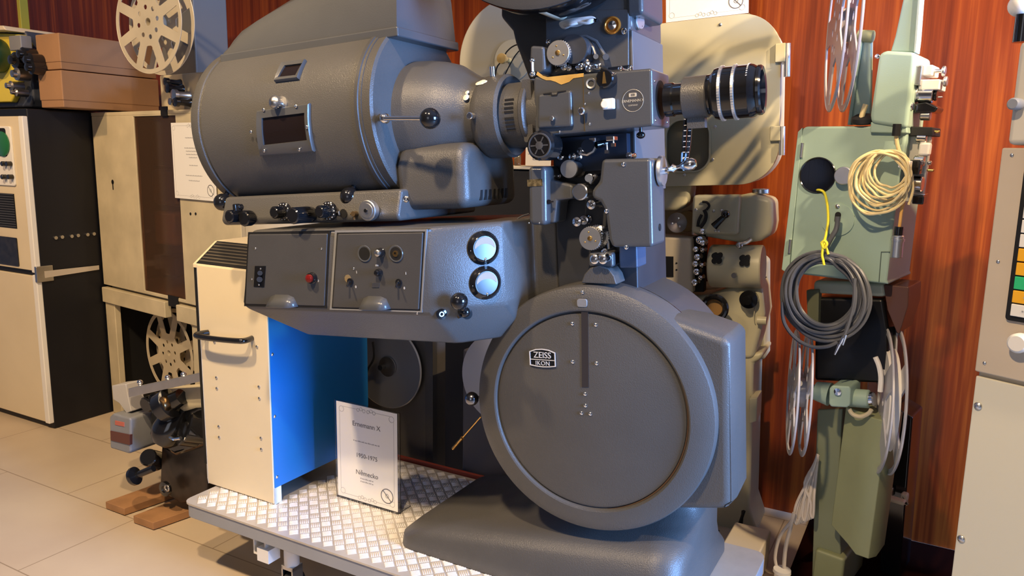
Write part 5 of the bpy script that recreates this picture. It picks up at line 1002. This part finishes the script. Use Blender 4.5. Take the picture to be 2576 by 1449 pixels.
mb=MB(); mb.cyl(gh(2262,570,-.03),gh(2259,594,-.03),.011); cc.p('black_sleeve',mb,BLACK); mb=MB(); mb.cyl(gh(2259,592,-.03),gh(2254,648,-.03),.015,e=.002); mb.cyl(gh(2259,600,-.03),gh(2258,606,-.03),.017); cc.p('metal_connector',mb,ALU)
# dark cable coil hung on the yellow cord
dc_=T('grey_cable_coil','thick coil of dark grey cable hanging from a yellow string','cable',G,gh(2070,870,-.06))
mb=MB(); pts=[]
for k in range(15):
    u=k/14; cx_=2076-6*math.sin(k*1.7)-4*u; cy_=738+8*u+4*math.sin(k*2.3); y=-.045-.010*(k%3)+.004*math.sin(k); c_=gh(cx_,cy_,y)
    rx=.076+.034*u+.004*math.sin(k*2.1); rz=.088+.032*u
    for j in range(16): t=math.pi/2+2*math.pi*j/16; pts.append((c_.x+rx*math.cos(t)*1.05+rnd.uniform(-.002,.002),y+.005*math.sin(2*t+k),c_.z+rz*math.sin(t)-.006*math.cos(t)*(k%2)))
mb.tube(smooth(pts,4),.0052,7); dc_.p('coiled_cable',mb,CABLEG)
mb=MB(); mb.tube(smooth([gh(a,b,-.07) for a,b in ((1968,760),(1972,810),(2000,850),(2040,872),(2080,872),(2108,860))],6),.0052,7); dc_.p('outer_loop',mb,CABLEG)
mb=MB(); mb.tube(smooth([gh(a,b,-.075) for a,b in ((2150,700),(2148,760),(2136,810),(2122,850))],6),.0052,7); dc_.p('loose_end',mb,CABLEG)
for a,b in (((2122,848),(2108,876)),((2128,842),(2120,868)),((2112,866),(2100,892))): mb=MB(); mb.cyl(gh(*a,-.075),gh(*b,-.075),.005,.0025); dc_.p('metal_tip',mb,CHROME)
mb=MB(); mb.tube(smooth([gh(a,b,-.03) for a,b in ((2108,545),(2104,575),(2090,600),(2078,625),(2074,640))],5),.007,8); dc_.p('cable_lead',mb,CABLEG)
yc=T('yellow_string','thin yellow string from the round opening tied around the dark cable coil','string',G,gh(2075,660,-.05))
mb=MB(); mb.tube(smooth([gh(a,b,y) for a,b,y in ((2048,479,.01),(2062,478,-.006),(2074,486,-.006),(2081,515,-.006),(2083,555,-.010),(2078,590,-.03),(2072,615,-.06),(2078,622,-.07),(2084,640,-.075)  )],6),.0034,7); yc.p('cord',mb,CABLEY)
mb=MB(); mb.tube(smooth([gh(a,b,-.085) for a,b in ((2066,612),(2074,606),(2080,614),(2072,624),(2067,612))],5),.004,7); mb.tube(smooth([gh(a,b,-.085) for a,b in ((2071,615),(2068,640),(2071,656),(2073,667))],5),.0034,7); yc.p('knot',mb,CABLEY)
# stand with spindle housing
st=T('green_projector_stand','olive green pedestal with cross bar and spindle housing under the mint green box','stand',G,gh(2130,1440,.1))
def spt(nm,pts,y0,y1,m=OLIVE,bv=.006,par=None): mb=MB(); mb.prism(G.poly(pts,y0),y0,y1); return st.p(nm,mb,m,par,bevel=bv,seg=3)
spt('cross_bar',[(2045,706),(2225,712),(2228,748),(2045,738)],.05,.16,mat('pale_olive_enamel',(.45,.47,.36),.3),.012)
spt('end_bracket',[(2222,716),(2286,722),(2284,770),(2262,840),(2256,838),(2232,780)],.05,.2,mat('dark_reflecting_side',(.10,.05,.04),.2),.004)
spt('black_box',[(2050,748),(2222,752),(2236,835),(2232,965),(2048,958)],.06,.24,mat('satin_black_box',(.006,.006,.007),.3),.01)
spt('inner_panel',[(2028,730),(2060,728),(2058,830),(2032,840)],.04,.07,mat('dark_olive_panel',(.12,.13,.08),.4),.003)
spt('spindle_housing',[(2086,978),(2092,970),(2136,972),(2140,980),(2138,1020),(2130,1026),(2090,1024),(2084,1016)],-.02,.08,GREEN,.012)
S0=gh(2040,982,.03); S1=gh(2200,996,.03)
mb=MB(); mb.cyl(gh(2052,983,.03),gh(2088,992,.03),.027,.034,n=32); st.p('spindle_cone',mb,GREEN); mb=MB(); mb.cyl(gh(2136,1000,.03),gh(2188,1004,.03),.026,n=32,e=.003); st.p('spindle_arm',mb,GREEN)
mb=MB(); mb.cyl(gh(2026,980,.03),gh(2042,983,.03),.028,n=32,e=.005); mb.cyl(gh(2040,983,.03),gh(2052,984,.03),.022,n=32); st.p('chrome_collar',mb,CHROME); mb=MB(); mb.cyl(gh(2184,1004,.03),gh(2200,1004,.03),.020,n=32,e=.003); st.p('chrome_collar',mb,CHROME)
mb=MB(); q=gh(2108,985,-.022); mb.lathe([(.010,0),(.010,.004),(.0001,.006)],q,(0,-1,0),24); st.p('housing_screw',mb,CHROME)
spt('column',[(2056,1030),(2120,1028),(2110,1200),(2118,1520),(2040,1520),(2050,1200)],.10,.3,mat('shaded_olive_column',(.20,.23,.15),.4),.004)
x_=[gh(a,1200,.0).x for a in (2094,2150,2178,2212,2226)]; zt_=gh(2150,1035,.02).z; zb_=gh(2150,1395,.0).z
mb=MB(); pr=[(x_[0],.10),(x_[0],.05),(x_[1],.02),(x_[2],.0),(x_[3],.0),(x_[4],.03),(x_[4],.12)]
mb.loft([[(x,y,zb_+(.04*(x_[2]-x)/(x_[2]-x_[0]) if x<x_[2] else -.0)) for x,y in pr],[(x,y,zt_) for x,y in pr]]); st.p('facetted_panel',mb,OLIVE,bevel=.003)
mb=MB(); mb.box(gh(2042,1450,.08).x,gh(2120,1450,.08).x,.08,.32,gh(2042,1500,.08).z,gh(2042,1378,.08).z); st.p('foot_casting',mb,OLIVE,bevel=.01)
mb=MB(); mb.tube(smooth([gh(a,b,.0) for a,b in ((2136,1028),(2145,1042),(2165,1048),(2185,1040),(2192,1030))],5),.006,8); st.p('cable_loop',mb,BEIGEW)
# reels on the green machine: their planes are nearly in line with the sight
def sreel(label,px,py,dist,r,yaw,gap,m,film=None,holes=5,hubr=.045):
    f_=Fr(at(px,py,dist),yaw,0); return reel('film_reel',label,f_,(0,0,0),r,gap,m,holes,'film reels of the green projector',film=film,base=(0,0,-r),hubr=hubr,rim=.035,thick=.0045)
RG=mat('light_metal_reel',(.52,.52,.56),.35,.3); RP=mat('clear_grey_plastic_reel',(.42,.38,.40),.25)
sreel('grey open-spoked reel on the top arm of the mint green projector',2122,62,2.36,.228,-16,.034,RP)
sreel('open-spoked metal reel left of the olive pedestal below the dark cable coil',2010,987,2.36,.182,-16,.034,RG)
sreel('metal reel wound with white leader right of the olive pedestal',2228,1005,2.36,.205,-17,.032,RG,film=.145)
mb=MB(); f_=Fr(at(2208,900,2.34),-17,0); 
mb.tube(smooth([gh(a,b,.0) for a,b in ((2202,898),(2211,920),(2216,950),(2214,985))],6),.007,8); single('film_leader','white film leader end curling up beside the white wound reel','film',G,gh(2214,985,0),mb,WHITE)
# black case with cream handle
bk=T('black_case','tall black case with cream handle behind the olive pedestal','case',G,gh(2255,1430,.2))
mb=MB(); mb.prism(G.poly([(2224,1028),(2252,1024),(2296,1050),(2262,1460),(2212,1460)],.31),.31,.45); bk.p('case_body',mb,BLACK,bevel=.006)
mb=MB(); a,b=gh(2212,1242,.26),gh(2276,1272,.26); mb.box(a.x,b.x,.25,.28,b.z,a.z); mb.box(a.x,a.x+.02,.28,.31,b.z,a.z+.012); mb.box(b.x-.02,b.x,.28,.31,b.z,a.z+.012); bk.p('cream_handle',mb,CREAM,bevel=.006,seg=3)
mb=MB(); a=gh(2245,1225,.30); mb.cyl(a,a+V((0,0,-.03)),.006); bk.p('handle_bolt',mb,STEEL)
# white cables to the floor socket
wc=T('white_cable_bundle','hanging bundle of white cables left of the olive pedestal','cable',G,gh(1965,1425,.05))
for k in range(9):
    mb=MB(); y=.05+.005*(k%4); mb.tube(smooth([gh(2057,1142+2*k,.07),gh(2034-2.2*k+8,1190+3*k,y),gh(2006+4.2*k,1262,y),gh(1998+5.2*k,1300-k,y),gh(2003+5.2*k,1318-2*k,y),gh(2012+4.4*k,1300-2*k,y),gh(2026+2.8*k,1245,y),gh(2046+k,1185,.075),gh(2058,1145,.07)],5),.0042,6); wc.p('cable_strand',mb,CABLEW)
mb=MB(); mb.tube(smooth([gh(a,b,.04) for a,b in ((1998,1290),(1988,1330),(1976,1380),(1972,1430))],6),.006,8); wc.p('mains_lead',mb,CABLEW)
mb=MB(); mb.tube(smooth([gh(a,b,.04) for a,b in ((1992,1310),(1962,1350),(1950,1400),(1956,1435))],6),.005,8); wc.p('mains_lead',mb,CABLEW)
mb=MB(); q=gh(1968,1432,.03); mb.lathe([(.026,0),(.027,-.01),(.022,-.016),(.022,-.06)],q,(0,0,1),28); wc.p('white_plug',mb,WHITE)
# ------------------------------------------------------------------ control rack at the right edge
Q=Fr(at(2470,700,2.1),34,0); qh=Q.h
cr=T('control_rack','tall cream control rack with orange, green and white keys at the right edge','rack',Q,(.3,.25,-Q.o.z))
xL=qh(2459,935,0).x; zB=-Q.o.z; z1_=qh(2460,932,0).z; z2_=qh(2522,372,0).z; z3_=qh(2550,108,0).z
mb=MB(); mb.box(xL,xL+.62,.004,.55,zB,z2_); cr.p('housing',mb,CREAM,bevel=.006)
mb=MB(); mb.box(xL+.0,xL+.62,-.006,.004,zB,z1_-.012); lo=cr.p('lower_panel',mb,mat('pale_cream_panel',(.70,.67,.55),.4),bevel=.003)
mb=MB(); mb.box(xL-.001,xL+.62,-.014,.004,z1_,z2_); ky=cr.p('key_panel',mb,mat('warm_beige_panel',(.60,.51,.40),.45,var=.06),bevel=.004)
mb=MB(); mb.box(xL+.01,xL+.62,-.02,.4,z2_+.006,z3_); tp=cr.p('top_unit',mb,mat('grey_cream_panel',(.60,.57,.50),.4),bevel=.012)
q=qh(2558,262,-.03); mb=MB(); mb.cyl((q.x,-.02,q.z),(q.x,-.05,q.z),.013,e=.003); cr.p('grey_knob',mb,mat('blue_grey_knob',(.25,.27,.32),.4),tp)
k0=qh(2528,804,-.02); mb=MB(); 
zk=[qh(2550,y,-.022).z for y in (480,515,549,585,621,656.5,692,727.5,762,796)]
mb.prism(rr(k0.x,k0.x+.4,k0.z,zk[0]+.12,.008),-.022,-.012); kf=cr.p('key_surround',mb,BLACKM,ky,bevel=.002)
for i,m in enumerate((GREENK,WHITE,WHITE,WHITE,ORANGE,ORANGE,GREENK,ORANGE,WHITE)):
    mb=MB(); mb.box(k0.x+.012,k0.x+.17,-.028,-.02,zk[i+1]+.0015,zk[i]-.0015); kk=cr.p('label_key',mb,m,kf,bevel=.0015)
    if i in (4,5,6,7,8):
        mb=MB()
        for j in range(7): mb.box(k0.x+.035+j*.006,k0.x+.039+j*.006,-.0284,-.0279,(zk[i]+zk[i+1])/2-.002,(zk[i]+zk[i+1])/2+.002)
        cr.p('key_print',mb,INKG,kk)
q=qh(2559,864,-.04); mb=MB(); mb.cyl((q.x,-.014,q.z),(q.x,-.045,q.z),.022,e=.005,n=32); cr.p('white_knob',mb,WHITE,ky)
a,b=qh(2523,938,-.007),qh(2576,957,-.007); mb=MB(); mb.box(a.x,a.x+.2,-.0075,-.005,b.z,a.z-.002); cr.p('label_slot',mb,mat('dark_label_slot',(.10,.10,.12),.4),lo)
for p_,s_ in (((2461,1021),.009),((2419,1355),.009)): screws(cr,lo,[qh(*p_,-.006)],(0,-1,0),s_,STEEL)
screws(cr,ky,[qh(2511,658,-.014),qh(2477,913,-.014),qh(2546,390,-.014)],(0,-1,0),.004,STEEL)
for px,py in ((2508,438),(2456,842),(2411,1218),(2389,1395),(2528,298)):
    q=qh(px+4,py,.03); mb=MB(); mb.lathe([(.009,0),(.008,.004),(.0001,.007)],(xL if py>370 else xL+.01,.03,q.z),(-1,0,0),14); cr.p('side_screw',mb,STEEL)
q=qh(2566,14,0); lp_=T('desk_lamp','white round lamp head on a black neck at the top right corner','lamp',Q,(q.x,.02,z3_))
mb=MB(); mb.sph(q,.024,24); lp_.p('white_head',mb,WHITE); mb=MB(); mb.cyl((q.x+.01,.0,z3_),(q.x+.01,.0,q.z-.02),.016); lp_.p('black_neck',mb,BLACK)
# added dark sheet: shade on the floor by the wall, put in as colour
single('floor_shading','dark red-brown sheet added for the deep shade on the floor along the wall','mat',P,(1,2.4,0),MB().box(-.32,3.2,2.12,WY-.01,.0005,.004),mat('dark_red_shade',(.014,.004,.003),1.0,spec=0))
